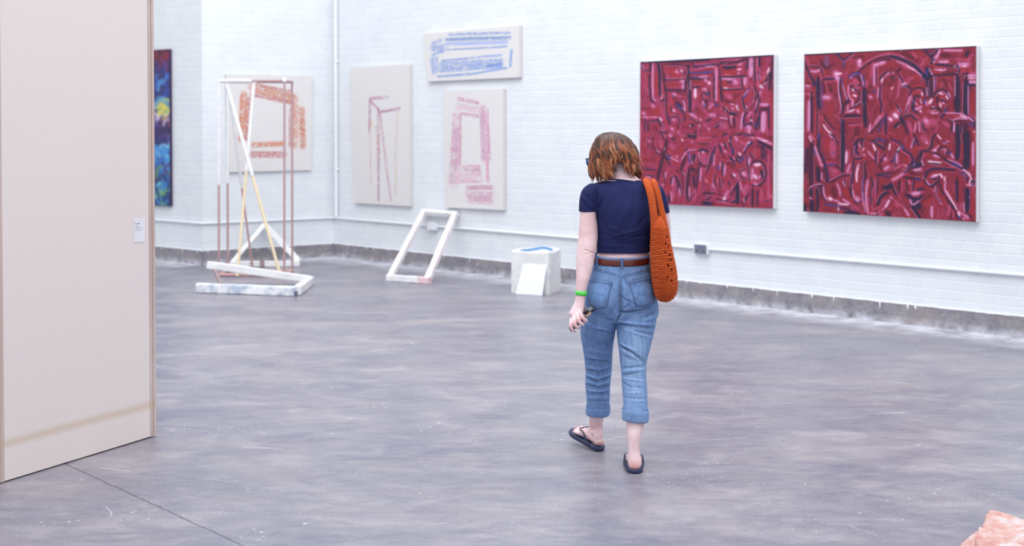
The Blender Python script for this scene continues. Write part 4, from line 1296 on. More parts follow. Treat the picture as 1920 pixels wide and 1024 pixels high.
# ------------------------------------------------------------------ the woman
Y0 = 7.05
pbase = at_depth(1168, 880, Y0)
woman = empty('person', (pbase.x, Y0, 0), 'woman in navy crop top, rolled blue jeans and flip-flops walking away with bowed head', 'person')


def hp(px, py, dy=0.0):
    return np.array(at_depth(px, py, Y0 + dy))


def proj(V):
    """photo coordinates of points"""
    cp, sp = math.cos(PITCH), math.sin(PITCH)
    x, y, z = V[:, 0], V[:, 1], V[:, 2] - H
    dpt = y * cp - z * sp
    up = y * sp + z * cp
    return CX + F * x / dpt, CY0 - F * up / dpt


def limb(rows, n=28, sub=5, flat=True, grow=0.0, power=2.0, ref=(0, 1, 0)):
    """rows: (py, left px, right px, dy, half depth)"""
    P, A, B = [], [], []
    for (py, l, r, dy, rb) in rows:
        P.append(hp((l + r) / 2, py, dy)); A.append((r - l) / 2 * (Y0 + dy) / F + grow); B.append(rb + grow)
    return loft(P, A, B, n=n, sub=sub, flat=flat, power=power, ref=ref)


def chain(pts, radii, n=12, sub=4, ref=(0, 1, 0), ry=None):
    return loft(pts, radii, ry or radii, n=n, sub=sub, ref=ref)


def skin_mat():
    m, nt, b = new_mat('skin')
    co = objco(nt)
    n = noise(nt, co, 14, 4); n2 = noise(nt, co, 150, 3)
    c = ramp(nt, n, [(0.35, rgb(224, 186, 188)), (0.6, rgb(238, 209, 211))])
    c = mixc(nt, ramp(nt, n2, [(0.62, (0, 0, 0)), (0.75, (.25, .25, .25))]), c, rgb(192, 130, 128))
    a = N(nt, 'ShaderNodeVertexColor', layer_name='Col')
    c = mixc(nt, 1.0, c, a.outputs['Color'], 'MULTIPLY')
    L(nt, c, b.inputs['Base Color'])
    b.inputs['Roughness'].default_value = .5
    b.inputs['Subsurface Weight'].default_value = .08
    b.inputs['Subsurface Radius'].default_value = (.02, .008, .005)
    b.inputs['Subsurface Scale'].default_value = .3
    b.inputs['Specular IOR Level'].default_value = .35
    bump(nt, b, n2, .0004, .5)
    return m


M_SKIN = skin_mat()
TORSO = [(336, 1141, 1197, .035, .052), (341, 1124, 1212, .035, .062), (347, 1108, 1228, .03, .075), (356, 1103, 1236, .025, .088), (370, 1108, 1235, .02, .10),
         (390, 1115, 1231, .01, .108), (415, 1119, 1227, .005, .108), (440, 1120, 1224, .005, .10), (460, 1119, 1221, .01, .096), (473, 1118, 1220, .012, .095)]
skin = MB()
rows = [(py, l + (1.5 if py < 350 else 5), r - (1.5 if py < 350 else 5), dy, rb - (.004 if py < 350 else (.018 if py < 466 else .012))) for (py, l, r, dy, rb) in TORSO]
rows[0] = (333, 1143, 1190, .035, .050)
rows += [(480, 1118, 1217.5, .012, .089), (500, 1117, 1215, .01, .085), (540, 1112, 1218, .01, .08), (560, 1116, 1214, .01, .07)]
skin.add(*limb(rows))
# neck
skin.add(*chain([hp(1169, 352, .045), hp(1167, 342, .040), hp(1162, 326, .048), hp(1155, 302, .075), hp(1152, 288, .09)], [.040, .054, .051, .050, .050], n=24))
skin.add(*chain([hp(1122, 354, .03), hp(1144, 344.5, .036), hp(1160, 330, .045)], [.018, .028, .036], n=16))
skin.add(*chain([hp(1216, 354, .03), hp(1193, 345.5, .036), hp(1172, 330, .045)], [.018, .030, .036], n=16))
# head: looks down and to the left
hc = Vector(hp(1143.5, 291, .080))
Fh = Vector((-.60, .66, -.40)).normalized()
Rv = Fh.cross(Vector((0, 0, 1))).normalized()     # her right
Uv = Rv.cross(Fh).normalized()
HR = Matrix((Rv, Fh, Uv)).transposed()
def hd(x, y, z): return hc + HR @ Vector((x, y, z))
skin.add(*ellipsoid(hd(0, -.012, .022), (.070, .090, .082), HR))
skin.add(*ellipsoid(hd(0, .022, -.035), (.060, .066, .078), HR))
skin.add(*ellipsoid(hd(0, .058, -.088), (.028, .026, .022), HR))          # chin
skin.add(*chain([hd(0, .085, .012), hd(0, .102, -.012), hd(0, .112, -.026)], [.008, .011, .014], n=12))   # nose
skin.add(*ellipsoid(hd(0, .088, -.056), (.024, .012, .006), HR)); skin.add(*ellipsoid(hd(0, .086, -.066), (.020, .012, .007), HR))  # lips
for s in (-1, 1):
    skin.add(*ellipsoid(hd(s * .032, .074, .010), (.014, .012, .012), HR))
    skin.add(*ellipsoid(hd(s * .032, .080, .026), (.022, .009, .006), HR))
    skin.add(*ellipsoid(hd(s * .038, .060, -.025), (.024, .022, .022), HR))
    skin.add(*ellipsoid(hd(s * .077, -.002, -.008), (.008, .017, .028), HR))
# left arm
skin.add(*limb([(352, 1096, 1126, .02, .040), (366, 1090, 1121, .015, .047), (385, 1088.5, 1118, .01, .045), (400, 1088, 1118, .002, .043), (420, 1086, 1119.5, -.012, .043), (440, 1084.8, 1120, -.026, .043),
                (460, 1082.5, 1119.3, -.042, .042), (472, 1081, 1117.5, -.052, .041), (485, 1080, 1115, -.062, .041), (500, 1080, 1112.5, -.074, .039), (520, 1080, 1107, -.09, .034),
                (536, 1080, 1102, -.102, .028), (548, 1080, 1099.5, -.110, .024), (558, 1079.5, 1098, -.116, .022), (566, 1078.5, 1097, -.120, .021)]))
# right arm, mostly hidden by the bag, elbow bent forward
skin.add(*limb([(354, 1216, 1234, .02, .036), (366, 1221, 1243, .02, .042), (385, 1227, 1250.5, .03, .042), (405, 1230, 1256, .04, .042), (440, 1231, 1258, .055, .041), (462, 1232, 1258, .07, .040), (474, 1234, 1256, .075, .03)]))
skin.add(*chain([hp(1246, 464, .075), hp(1245, 466, .15), hp(1236, 466, .23), hp(1226, 463, .30)], [.040, .038, .029, .023], ref=(0, 0, 1)))
skin.add(*chain([hp(1227, 463, .29), hp(1221, 460, .335), hp(1216, 460, .37)], [.022, .036, .034], ref=(0, 0, 1), ry=[.02, .015, .014]))
for i in range(4):
    b0 = hp(1224 - i * 1.0, 452 + i * 7, .365); skin.add(*chain([b0, b0 + (-.014, .025, -.006), b0 + (-.034, .022, -.012), b0 + (-.04, .002, -.012)], [.0092, .0088, .008, .007], n=10))
b0 = hp(1220, 461, .315); skin.add(*chain([b0, b0 + (-.012, .018, .022), b0 + (-.018, .042, .034), b0 + (-.028, .060, .034)], [.014, .012, .0105, .009], n=10))
# left hand wrapped round the phone
HD = -.150
skin.add(*chain([hp(1088, 558, .034 + HD), hp(1086.5, 570, .026 + HD), hp(1083, 581, .016 + HD), hp(1079, 591, .006 + HD), hp(1077, 595, .002 + HD)], [.023, .026, .031, .034, .028], ref=(.35, 1, 0), ry=[.020, .018, .016, .0145, .012], n=20))
FING = [((1086, 583), (1092.5, 596), (1098.5, 601), (1100.0, 602), .0090), ((1081, 587), (1085.5, 602), (1091.5, 608), (1094.5, 608), .0092),
        ((1075.5, 592), (1077.5, 608), (1083.5, 614.5), (1087.5, 614.5), .0088), ((1070.5, 598), (1070, 612), (1074, 619.5), (1079.5, 622.5), .0076)]
for i, (a, b, c, d, r) in enumerate(FING):
    skin.add(*chain([hp(*a, .004 + HD), hp((a[0] * .6 + b[0] * .4), (a[1] * .6 + b[1] * .4), -.016 + HD), hp(*b, -.030 + HD), hp(*c, -.026 + HD), hp(*d, -.006 + HD)], [r * 1.05, r * 1.05, r * 1.1, r * .98, r * .8], n=12))
skin.add(*chain([hp(1092, 572, .03 + HD), hp(1095, 584, .050 + HD), hp(1096, 596, .054 + HD), hp(1093, 606, .046 + HD)], [.013, .0125, .011, .009], n=12))
# calves
skin.add(*limb([(700, 1103, 1142, .20, .05), (745, 1103, 1139, .225, .052), (765, 1104, 1134, .24, .046), (785, 1104.8, 1131.5, .25, .040), (800, 1105.5, 1130.5, .255, .036), (813, 1108, 1130, .26, .033),
                (823, 1109.5, 1131, .258, .034), (834, 1110.5, 1133, .252, .036), (841, 1113, 1131, .25, .028)]))
skin.add(*limb([(700, 1170, 1208, -.08, .05), (750, 1170, 1211, -.13, .056), (785, 1173, 1210, -.165, .052), (800, 1174.5, 1207, -.18, .046), (815, 1176, 1202, -.20, .038), (830, 1177.3, 1199.5, -.212, .034),
                (842, 1177.5, 1199.5, -.218, .033), (852, 1177, 1201, -.222, .035), (863, 1176.7, 1203.3, -.228, .038), (873, 1178, 1202.5, -.232, .036), (879, 1182, 1198, -.232, .024)]))


def foot_frame(heel, d, up):
    d = Vector(d).normalized(); up = Vector(up); sd = d.cross(up).normalized(); up = sd.cross(d).normalized()
    return lambda x, y, z: Vector(heel) + sd * x + d * y + up * z


FR = foot_frame(hp(1190, 890, -.262) * np.array([1, 1, 0]), (.03, 1, 0), (0, 0, 1))
hl = at_floor(1127.5, 846.5)
FL = foot_frame((hl.x, hl.y - .004, 0.004), (-.52, .82, .19), (.10, -.18, 1))
for Fo, s in ((FR, 1), (FL, -1)):      # s = +1: little toe to her right
    skin.add(*loft([Fo(0, .022, .042), Fo(0, .05, .046), Fo(0, .09, .050), Fo(s * .002, .13, .044), Fo(s * .004, .165, .037), Fo(s * .004, .19, .032), Fo(s * .006, .205, .030)],
                   [.024, .030, .033, .037, .043, .043, .036], [.022, .026, .030, .024, .017, .0135, .010], ref=(0, 0, 1), n=22, sub=4))
    skin.add(*chain([Fo(0, .052, .085), Fo(0, .080, .070), Fo(0, .115, .055)], [.018, .028, .024], n=16))
    skin.add(*ellipsoid(Fo(0, .029, .042), (.0275, .028, .023), None))
    skin.add(*ellipsoid(Fo(0, .042, .066), (.0265, .034, .042), None))
    for k, (x, y0, y1, r) in enumerate(((-.028, .185, .243, .0115), (-.008, .19, .236, .0082), (.008, .188, .229, .0078), (.023, .182, .219, .0075), (.036, .170, .203, .0072))):
        skin.add(*chain([Fo(s * x, y0, .032), Fo(s * x, (y0 + y1) / 2, .033), Fo(s * x, y1, .029)], [r, r * 1.05, r * .9], n=10))
    for a in (-1, 1):
        skin.add(*ellipsoid(Fo(a * .025, .060, .076), (.008, .012, .012)))
co, no, fc = remesh(skin, .0030, 6, .5)
px_, py_ = proj(co)
# creases at the back of the elbow
facing = np.clip(-no[:, 1] * 2, 0, 1)
disp = np.zeros(len(co))
for a, b, w, amp in (((1096, 469), (1109, 473), 1.3, .0035), ((1109, 473), (1116, 476), 1.2, .003), ((1098, 477), (1112, 474.5), 1.2, .002)):
    d, _ = seg_dist(px_, py_, a, b); disp -= amp * np.exp(-(d / w) ** 2)
d, _ = seg_dist(px_, py_, (1168, 474), (1168, 482)); disp -= .003 * np.exp(-(d / 3.0) ** 2)
d, t = seg_dist(px_, py_, (1183.5, 815), (1184.5, 856)); disp -= .0028 * np.exp(-(d / 1.8) ** 2) * np.sin(np.pi * t)
d, t = seg_dist(px_, py_, (1193.5, 815), (1193, 856)); disp -= .0028 * np.exp(-(d / 1.8) ** 2) * np.sin(np.pi * t)
co = co + no * (disp * facing)[:, None]
cols = np.full((len(co), 3), 255.0)
def blush(p, r, c, k=1.0):
    global cols
    d = np.linalg.norm(co - np.array(p), axis=1)
    w = (k * np.exp(-(d / r) ** 2))[:, None]
    cols = cols * (1 - w) + np.array(c, float) * w
for (a, b, c, d, r) in FING:
    blush(hp(*b, -.03 + HD), .011, (255, 205, 205), .8); blush(hp(*d, -.006 + HD), .010, (255, 190, 190), .8)
blush(FR(0, -.005, .035), .026, (255, 205, 190), .8); blush(FL(0, .0, .03), .026, (255, 200, 180), .7)
blush(hp(1090, 545, 0), .03, (255, 225, 225), .7)
body = mesh_obj('body', co, fc, M_SKIN, woman)
set_colors(body, cols)
# small tattoo on the nape, painted toenails
bv = BVHTree.FromPolygons([tuple(v) for v in co], fc)
def hit(bvh, px, py):
    h_ = bvh.ray_cast(Vector((0, 0, H)), ray(px, py).normalized())
    return h_[0], h_[1]
p_, n_ = hit(bv, 1159, 316.5)
if p_ is not None:
    v, f = ellipsoid(p_ + n_ * .0002, (.0045, .0010, .0035), None, 10, 6)
    mesh_obj('tattoo', v, f, plain('teal_ink', (110, 190, 180), .6), body)
M_NAIL = plain('pink_nail_varnish', (208, 40, 90), .2)
for Fo, s in ((FR, 1), (FL, -1)):
    mb = MB()
    for (x, y1, r) in ((-.028, .240, .008), (-.008, .235, .0055), (.008, .228, .005), (.023, .218, .005), (.036, .202, .0045)):
        mb.add(*ellipsoid(Fo(s * x, y1 - .002, .037 if r > .007 else .0345), (r, r, .003), None, 10, 6))
    mb.build('toenails', M_NAIL, body, True)


# ---- hair: a wavy copper bob built lock by lock
def hair_mat():
    m, nt, b = new_mat('copper_hair')
    a = N(nt, 'ShaderNodeVertexColor', layer_name='Col')
    L(nt, a.outputs['Color'], b.inputs['Base Color'])
    b.inputs['Roughness'].default_value = .36
    b.inputs['Specular IOR Level'].default_value = .55
    b.inputs['Anisotropic'].default_value = .4
    return m


M_HAIR = hair_mat()
HCx, HCy = hp(1151.5, 290, .072)[0], Y0 + .072
ztop = hp(1147, 247.5, .07)[2]
prof_y = [247.5, 249.5, 254, 262, 273, 286, 300, 314, 328, 342]
prof_r = [.000, .038, .064, .088, .103, .115, .121, .125, .126, .122]
prof_cx = [1146, 1146, 1147, 1149, 1151, 1151.5, 1151.5, 1152, 1153.5, 1155]
def hprof(py):
    return np.interp(py, prof_y, prof_r), np.interp(py, prof_y, prof_cx)
def end_y(px):
    # where the ends of the hair reach, seen across the head
    return np.interp(px, [1100, 1108, 1114, 1122, 1130, 1138, 1146, 1156, 1166, 1174, 1182, 1190, 1197, 1205], [324, 336, 342, 342, 334, 328, 314, 304, 300, 305, 320, 328, 322, 312])
HV, HF, HCOL = [], [], []
rh = np.random.default_rng(5)
fa = math.atan2(Fh.y, Fh.x)
def lock(th, yb, ye, depth, amp, ph, wl, cw, twist, cols3, gather, thc, ppx):
    npt = 20
    back = -math.sin(thc)
    pts = []
    for i in range(npt):
        t = i / (npt - 1)
        y = yb + (ye - yb) * t
        r, cx = hprof(y)
        r = r * (1.0 - .12 * depth) + .002
        g = 1 - gather * max(0, t - .25) / .75          # strands of a lock draw together towards its tip
        a0 = thc + (th - thc) * g
        k_ = min(1, max(0, (y - 252) / 26))
        sw = 2 * math.pi * (y - 248) / wl + ph
        a = a0 + twist * t * (y - 247) / 60 + amp * math.sin(sw) * k_ / max(r, .03)
        tuck = 1.0
        if back > 0 and y > 298: tuck = 1 - .34 * back * ((y - 298) / 30) ** 1.1 * (1 - min(1, abs(ppx - 1160) / 46))
        r2 = (r + .75 * amp * math.cos(sw) * k_) * tuck
        base = hp(cx, y, .072)
        pts.append((base[0] + math.cos(a) * r2, HCy + math.sin(a) * r2 * .98, base[2]))
    w = cw * np.array([.6] + [1.0] * (npt - 6) + [.96, .88, .72, .5, .16])
    v, f = loft(np.array(pts), w, w * .55, ref=(math.cos(th), math.sin(th), .001), n=5, sub=1)
    off = len(HV)
    HV.extend(v.tolist()); HF.extend([tuple(q + off for q in g_) for g_ in f])
    root, mid, tip = cols3
    for i in range(npt):
        t = i / (npt - 1)
        c = root * (1 - t / .4) + mid * (t / .4) if t < .4 else mid * (1 - (t - .4) / .6) + tip * ((t - .4) / .6)
        HCOL.extend([c] * 5)
DARK = (np.array((40, 24, 22.)), np.array((66, 34, 25.)), np.array((92, 48, 32.)))
MID = (np.array((68, 36, 26.)), np.array((134, 67, 36.)), np.array((164, 90, 50.)))
LITE = (np.array((84, 52, 40.)), np.array((170, 106, 70.)), np.array((206, 148, 108.)))
for k in range(360):
    thc = 2 * math.pi * ((k * .6180339) % 1.0) + rh.normal(0, .03)
    da = abs((thc - fa + math.pi) % (2 * math.pi) - math.pi)
    if da < .60: continue
    depth = rh.choice([0, .25, .6, .9], p=[.42, .28, .18, .12])
    back = -math.sin(thc)
    layer = rh.random()
    yb = rh.uniform(248, 252) if layer < .7 else rh.uniform(254, 285)
    ppx = CX + F * (HCx + math.cos(thc) * .122) / (HCy + math.sin(thc) * .12)
    ye = end_y(ppx) + rh.normal(0, 2.2) - 12 * (rh.random() ** 3)
    if back < 0: ye = min(336 + rh.normal(0, 4), 344)
    if da < .95: ye -= 10
    if ye - yb < 14: continue
    amp = rh.uniform(.0035, .0085); ph = .8 * math.sin(2.0 * thc) + rh.normal(0, .55); wl = rh.uniform(30, 40)
    twist = .12 * math.sin(3 * thc + 1.0) + rh.normal(0, .07)
    tone = rh.random()
    trio = DARK if tone < .30 else (LITE if tone > .80 else MID)
    spread = rh.uniform(.05, .11)
    ns = rh.integers(9, 15)
    for j in range(ns):
        q_ = rh.normal(0, .5)
        jt = rh.uniform(.82, 1.18)
        tr_ = LITE if rh.random() < .10 else trio
        lock(thc + q_ * spread, yb + rh.uniform(-1, 3), ye + rh.normal(0, 2.0) - abs(q_) * 3, min(1, depth + .12 * abs(q_)), amp * rh.uniform(.85, 1.1), ph + rh.normal(0, .12), wl,
             rh.uniform(.0014, .0028), twist, tuple(np.minimum(255, c_ * jt) for c_ in tr_), rh.uniform(.35, .7), thc, ppx)
# under layer so that no scalp shows
ringn = 40
uV, uF = [], []
ys = np.linspace(249, 318, 16)
for i, y in enumerate(ys):
    r, cx = hprof(y); r = max(.004, r - .016)
    base = hp(cx, y, .072)
    for j in range(ringn):
        th = 2 * math.pi * j / ringn
        back = max(0, -math.sin(th)); ppx = CX + F * (HCx + math.cos(th) * .12) / (HCy - .1)
        tuck = 1.0
        if y > 296: tuck = 1 - .34 * back * ((y - 296) / 22) * (1 - min(1, abs(ppx - 1160) / 50))
        da = abs((th - fa + math.pi) % (2 * math.pi) - math.pi)
        rr = r * tuck * (.90 if da < .7 else 1)
        ylim = y
        uV.append((base[0] + math.cos(th) * rr, HCy + math.sin(th) * rr * .97, base[2]))
for i in range(len(ys) - 1):
    for j in range(ringn):
        th = 2 * math.pi * (j + .5) / ringn
        da = abs((th - fa + math.pi) % (2 * math.pi) - math.pi)
        if da < .66 and ys[i] > 262: continue
        ppx = CX + F * (HCx + math.cos(th) * .12) / (HCy - .1)
        if math.sin(th) < 0 and ys[i] > end_y(ppx) - 12: continue
        uF.append((i * ringn + j, i * ringn + (j + 1) % ringn, (i + 1) * ringn + (j + 1) % ringn, (i + 1) * ringn + j))
off = len(HV)
HV.extend(uV); HF.extend([tuple(q + off for q in g) for g in uF]); HCOL.extend([np.array((58, 30, 22.))] * len(uV))
# a few stray hairs blown out on the right
for k in range(9):
    a0_ = hp(1190 + rh.uniform(-6, 6), 292 + rh.uniform(-10, 16), .0)
    e_ = hp(1202 + rh.uniform(-2, 8), 306 + rh.uniform(-10, 22), -.02)
    m_ = (a0_ + e_) / 2 + np.array([.004, 0, .008 * rh.normal()])
    v, f = loft([a0_, m_, e_], [.0007, .0007, .0003], [.0007, .0007, .0003], n=4, sub=5)
    off = len(HV); HV.extend(v.tolist()); HF.extend([tuple(q + off for q in g) for g in f]); HCOL.extend([np.array((196, 120, 84.))] * len(v))
hair = mesh_obj('hair', HV, HF, M_HAIR, woman)
set_colors(hair, HCOL)

# ---- sunglasses
sg = mesh_obj('sunglasses', *[(lambda m: (m.v, m.f))(MB().tube([hd(-.078, -.004, .012), hd(-.080, .06, .013), hd(-.072, .092, .014)], .0028, 8, 3)
                                                      .tube([hd(.078, -.004, .012), hd(.080, .06, .013), hd(.072, .092, .014)], .0028, 8, 3)
                                                      .tube([hd(-.074, .094, .022), hd(-.036, .112, .026), hd(0, .116, .016), hd(.036, .112, .026), hd(.074, .094, .022)], .003, 8, 4))][0],
              plain('dark_blue_frame', (30, 36, 60), .3), woman)
for s in (-1, 1):
    nrm_ = Matrix.Rotation(-s * .32, 3, 'Z')
    v, f = ellipsoid(hd(s * .048, .106, -.002), (.031, .0035, .027), HR @ nrm_, 20, 10)
    lens = mesh_obj('lens', v, f, plain('blue_mirror_lens', (40, 110, 190), .12, .05, metallic=.4), sg)

# ---- navy crop top
def cloth_mat(name, c, c2, weave, bd, rough=.85, sheen=.0):
    m, nt, b = new_mat(name)
    co_ = objco(nt)
    n = noise(nt, co_, weave, 3, .7)
    n2 = noise(nt, co_, 12, 4)
    col = ramp(nt, n, [(0.3, rgb(*c2)), (0.7, rgb(*c))])
    col = mixc(nt, .25, col, mixc(nt, 1.0, col, ramp(nt, n2, [(.3, (.7, .7, .7)), (.7, (1.25, 1.25, 1.25))]), 'MULTIPLY'))
    L(nt, col, b.inputs['Base Color'])
    b.inputs['Roughness'].default_value = rough
    b.inputs['Specular IOR Level'].default_value = .15
    b.inputs['Sheen Weight'].default_value = sheen
    bump(nt, b, n, bd, .6)
    return m


M_NAVY = cloth_mat('navy_jersey', (44, 50, 98), (32, 36, 74), 300, .0005)
sh = MB()
rows = [(332.5, 1140, 1193, .035, .054)] + list(TORSO)
sh.add(*limb(rows, n=40, sub=6))
sh.add(*ellipsoid(hp(1136, 400, .085), (.055, .060, .055)))
sh.add(*ellipsoid(hp(1202, 400, .085), (.055, .060, .055)))
sh.add(*limb([(344, 1106, 1132, .028, .040), (350, 1097, 1130, .022, .048), (358, 1090.5, 1125, .018, .054), (370, 1087, 1122, .014, .056), (384, 1085.6, 1120.5, .010, .054), (397, 1085, 1119, .008, .052)]))
sh.add(*limb([(344, 1208, 1232, .028, .040), (350, 1214, 1240, .022, .048), (360, 1220, 1246.5, .02, .054), (374, 1224, 1250.5, .024, .055), (388, 1227, 1254, .03, .054), (399, 1229, 1256, .035, .052)]))
co, no, fc = remesh(sh, .0036, 7, .5)
COLx, COLy = hp(1169, 338, .036)[0], Y0 + .036
def collar_z(x, y):
    # height of the neckline: highest at the back, dipping at the front
    zb_ = np.interp(x, [hp(p, 338, 0)[0] for p in (1138, 1150, 1165, 1182, 1199)], [hp(0, p, -.03)[2] for p in (334.5, 334.8, 337.2, 339.8, 342.0)])
    return zb_ - .32 * np.clip(y - (COLy - .03), 0, 1)
px_, py_ = proj(co)
disp = np.zeros(len(co))
SF = [((1122, 448), (1217, 452), .8, -.0025), ((1122, 446), (1217, 450), .9, .0012),            # band seam
      ((1150, 443), (1196, 432), 2.5, .004), ((1180, 447), (1216, 440), 2.5, -.004), ((1140, 425), (1168, 436), 3, .003), ((1195, 425), (1212, 405), 3, -.004), ((1178, 385), (1160, 425), 5, .003),
      ((1190, 390), (1178, 430), 5, -.004), ((1122, 400), (1136, 430), 3, -.004), ((1120, 392), (1130, 372), 2.2, -.006), ((1118, 350), (1120, 390), 1.1, -.004), ((1216, 352), (1222, 394), 1.1, -.004),
      ((1090, 366), (1112, 392), 1.8, .003), ((1093, 362), (1116, 384), 1.6, -.0035), ((1089, 376), (1106, 396), 1.6, -.003), ((1200, 455), (1214, 466), 1.8, .003), ((1160, 455), (1190, 459), 2.4, -.003),
      ((1130, 460), (1160, 463), 2.0, .0025), ((1150, 350), (1146, 376), 5, .003), ((1188, 352), (1192, 380), 5, -.003), ((1087, 391.5), (1118, 395), .7, -.0016), ((1130, 437), (1150, 446), 2, -.003)]
for a, b, w, amp in SF:
    d, t = seg_dist(px_, py_, a, b)
    disp += amp * np.exp(-(d / w) ** 2) * (np.sin(np.pi * np.clip(t, .08, .92)) ** .5)
# spine hollow
disp *= 1.5
d, t = seg_dist(px_, py_, (1168, 360), (1168, 470)); disp -= .007 * np.exp(-(d / 8) ** 2)
co = co + no * (disp * np.clip(-no[:, 1] * 2.2, 0, 1))[:, None]
inside = (np.hypot((co[:, 0] - COLx) / .083, (co[:, 1] - COLy) / .062) < 1.0) & (co[:, 2] > collar_z(co[:, 0], co[:, 1]) )
fc = [q for q in fc if not all(inside[i] for i in q)]
shirt = mesh_obj('crop_top', co, fc, M_NAVY, woman)
# collar and hem bands
def band(name, py_l, mat, parent, rad, path3, n=8):
    v, f = loft(path3, rad, rad * .6, n=n, sub=2)
    return mesh_obj(name, v, f, mat, parent)
cpts = []
for p in np.linspace(1141, 1197, 22):
    q_ = np.interp(p, [1138, 1150, 1165, 1182, 1199], [337, 336.6, 337.8, 340.0, 342.4])
    h_, n__ = hit(bv, p, q_)
    if h_ is not None and h_.y < COLy + .03: cpts.append(np.array(h_) + np.array([0, -.0005, 0]))
fa_, fb_ = cpts[-1], cpts[0]
for t in np.linspace(0, math.pi, 14)[1:-1]:
    k_ = t / math.pi
    m_ = fa_ * (1 - k_) + fb_ * k_
    cpts.append(np.array([m_[0], m_[1] + .085 * math.sin(t), m_[2] - .035 * math.sin(t)]))
cpts.append(cpts[0])
band('neckband', 0, M_NAVY, shirt, .0042, cpts)

# ---- jeans
def denim_mat():
    m, nt, b = new_mat('washed_denim')
    co_ = objco(nt)
    a = N(nt, 'ShaderNodeVertexColor', layer_name='Col')
    tw = noise(nt, mapping(nt, co_, (520, 520, 130)), 1.0, 3, .7)
    tw2 = noise(nt, mapping(nt, co_, (60, 60, 14)), 1.0, 4, .7)
    col = mixc(nt, .55, a.outputs['Color'], mixc(nt, 1.0, a.outputs['Color'], ramp(nt, tw, [(.34, (.42, .46, .56)), (.66, (1.6, 1.55, 1.45))]), 'MULTIPLY'))
    col = mixc(nt, .45, col, mixc(nt, 1.0, col, ramp(nt, tw2, [(.35, (.58, .62, .70)), (.65, (1.38, 1.33, 1.26))]), 'MULTIPLY'))
    L(nt, col, b.inputs['Base Color'])
    b.inputs['Roughness'].default_value = .85
    b.inputs['Specular IOR Level'].default_value = .15
    bump(nt, b, tw, .0005, .7)
    return m


M_DENIM = denim_mat()
M_SEAM = plain('navy_thread', (62, 76, 118), .8)
M_STITCH = plain('dark_thread', (70, 76, 108), .8)
jn = MB()
jn.add(*limb([(486, 1112, 1219, .011, .095), (490, 1111, 1219.5, .010, .097), (505, 1109, 1221.5, .008, .102), (520, 1106, 1224, .004, .108), (535, 1102, 1227, .0, .112), (550, 1098, 1230.5, 0, .114),
              (564, 1095, 1233.5, .002, .113), (578, 1092.5, 1235.3, .006, .110), (592, 1092, 1234, .012, .100), (602, 1100, 1226, .02, .08)], n=40))
jn.add(*ellipsoid(hp(1131, 560, -.045), (.082, .090, .088)))
jn.add(*ellipsoid(hp(1197, 558, -.045), (.084, .092, .088)))
jn.add(*limb([(570, 1096, 1158, .01, .085), (590, 1090.5, 1158.5, .015, .096), (606, 1088.5, 1157, .03, .094), (623, 1088, 1154, .055, .088), (638, 1089.6, 1151.5, .085, .083), (651, 1092, 1149.5, .11, .079), (674, 1095.5, 1148.3, .155, .073),
              (693, 1097.5, 1147.3, .185, .070), (706, 1097.5, 1146, .20, .068), (719, 1097, 1144.6, .21, .067), (732, 1098, 1144, .222, .067), (745, 1099.3, 1143.6, .23, .066), (758, 1100, 1142.6, .238, .064), (768, 1101.5, 1141.5, .243, .061)], n=32))
jn.add(*limb([(570, 1166, 1234, -.0, .085), (588, 1160, 1233.5, -.002, .096), (600, 1157.5, 1231, -.004, .095), (612, 1156, 1229, -.008, .093), (623, 1156, 1226.5, -.015, .091), (640, 1158, 1222.3, -.03, .087), (656, 1160, 1218.4, -.045, .083), (674, 1161.8, 1213.6, -.06, .078),
              (693, 1164, 1211.8, -.08, .073), (706, 1165, 1212, -.09, .072), (719, 1165.8, 1212.8, -.105, .071), (745, 1167.8, 1213.8, -.135, .069), (766, 1168.6, 1214, -.16, .067), (776, 1170, 1213, -.17, .064)], n=32))
co, no, fc = remesh(jn, .0034, 5, .5)
px_, py_ = proj(co)
fold = np.zeros(len(co))
def P2(x, y): return (1040 + x / 4.268, 440 + y / 4.268)
def P3(x, y): return (1040 + x / 3.79, 640 + y / 3.79)
FD = []
for a, b, w, amp in (((525, 625), (640, 618), 2.2, -.012), ((640, 618), (760, 595), 2.0, -.009), ((495, 690), (540, 625), 1.8, -.010), ((480, 690), (400, 670), 1.8, -.004),
                     ((505, 690), (640, 712), 2.0, .006), ((520, 715), (650, 738), 1.6, -.007), ((650, 738), (790, 745), 1.6, -.006), ((640, 712), (800, 720), 1.8, .006), ((700, 690), (820, 650), 2.0, .005), ((690, 665), (820, 610), 1.7, -.005),
                     ((530, 500), (640, 560), 2.2, -.004), ((540, 600), (600, 560), 1.6, -.004), ((560, 760), (780, 830), 2.2, .005), ((640, 770), (790, 800), 1.6, -.005), ((510, 890), (610, 935), 1.9, -.006), ((610, 935), (720, 1010), 1.9, -.006),
                     ((515, 870), (640, 930), 1.9, .005), ((530, 960), (640, 1010), 1.7, -.005), ((320, 760), (460, 790), 2, -.004), ((300, 740), (440, 765), 2, .004), ((330, 860), (440, 880), 2, -.003), ((230, 700), (330, 740), 2.4, .004),
                     ((545, 400), (580, 470), 2.2, .004), ((550, 340), (600, 420), 1.8, -.004), ((320, 480), (420, 500), 3, -.002), ((650, 480), (760, 500), 3, -.003)):
    FD.append((P2(*a), P2(*b), w, amp))
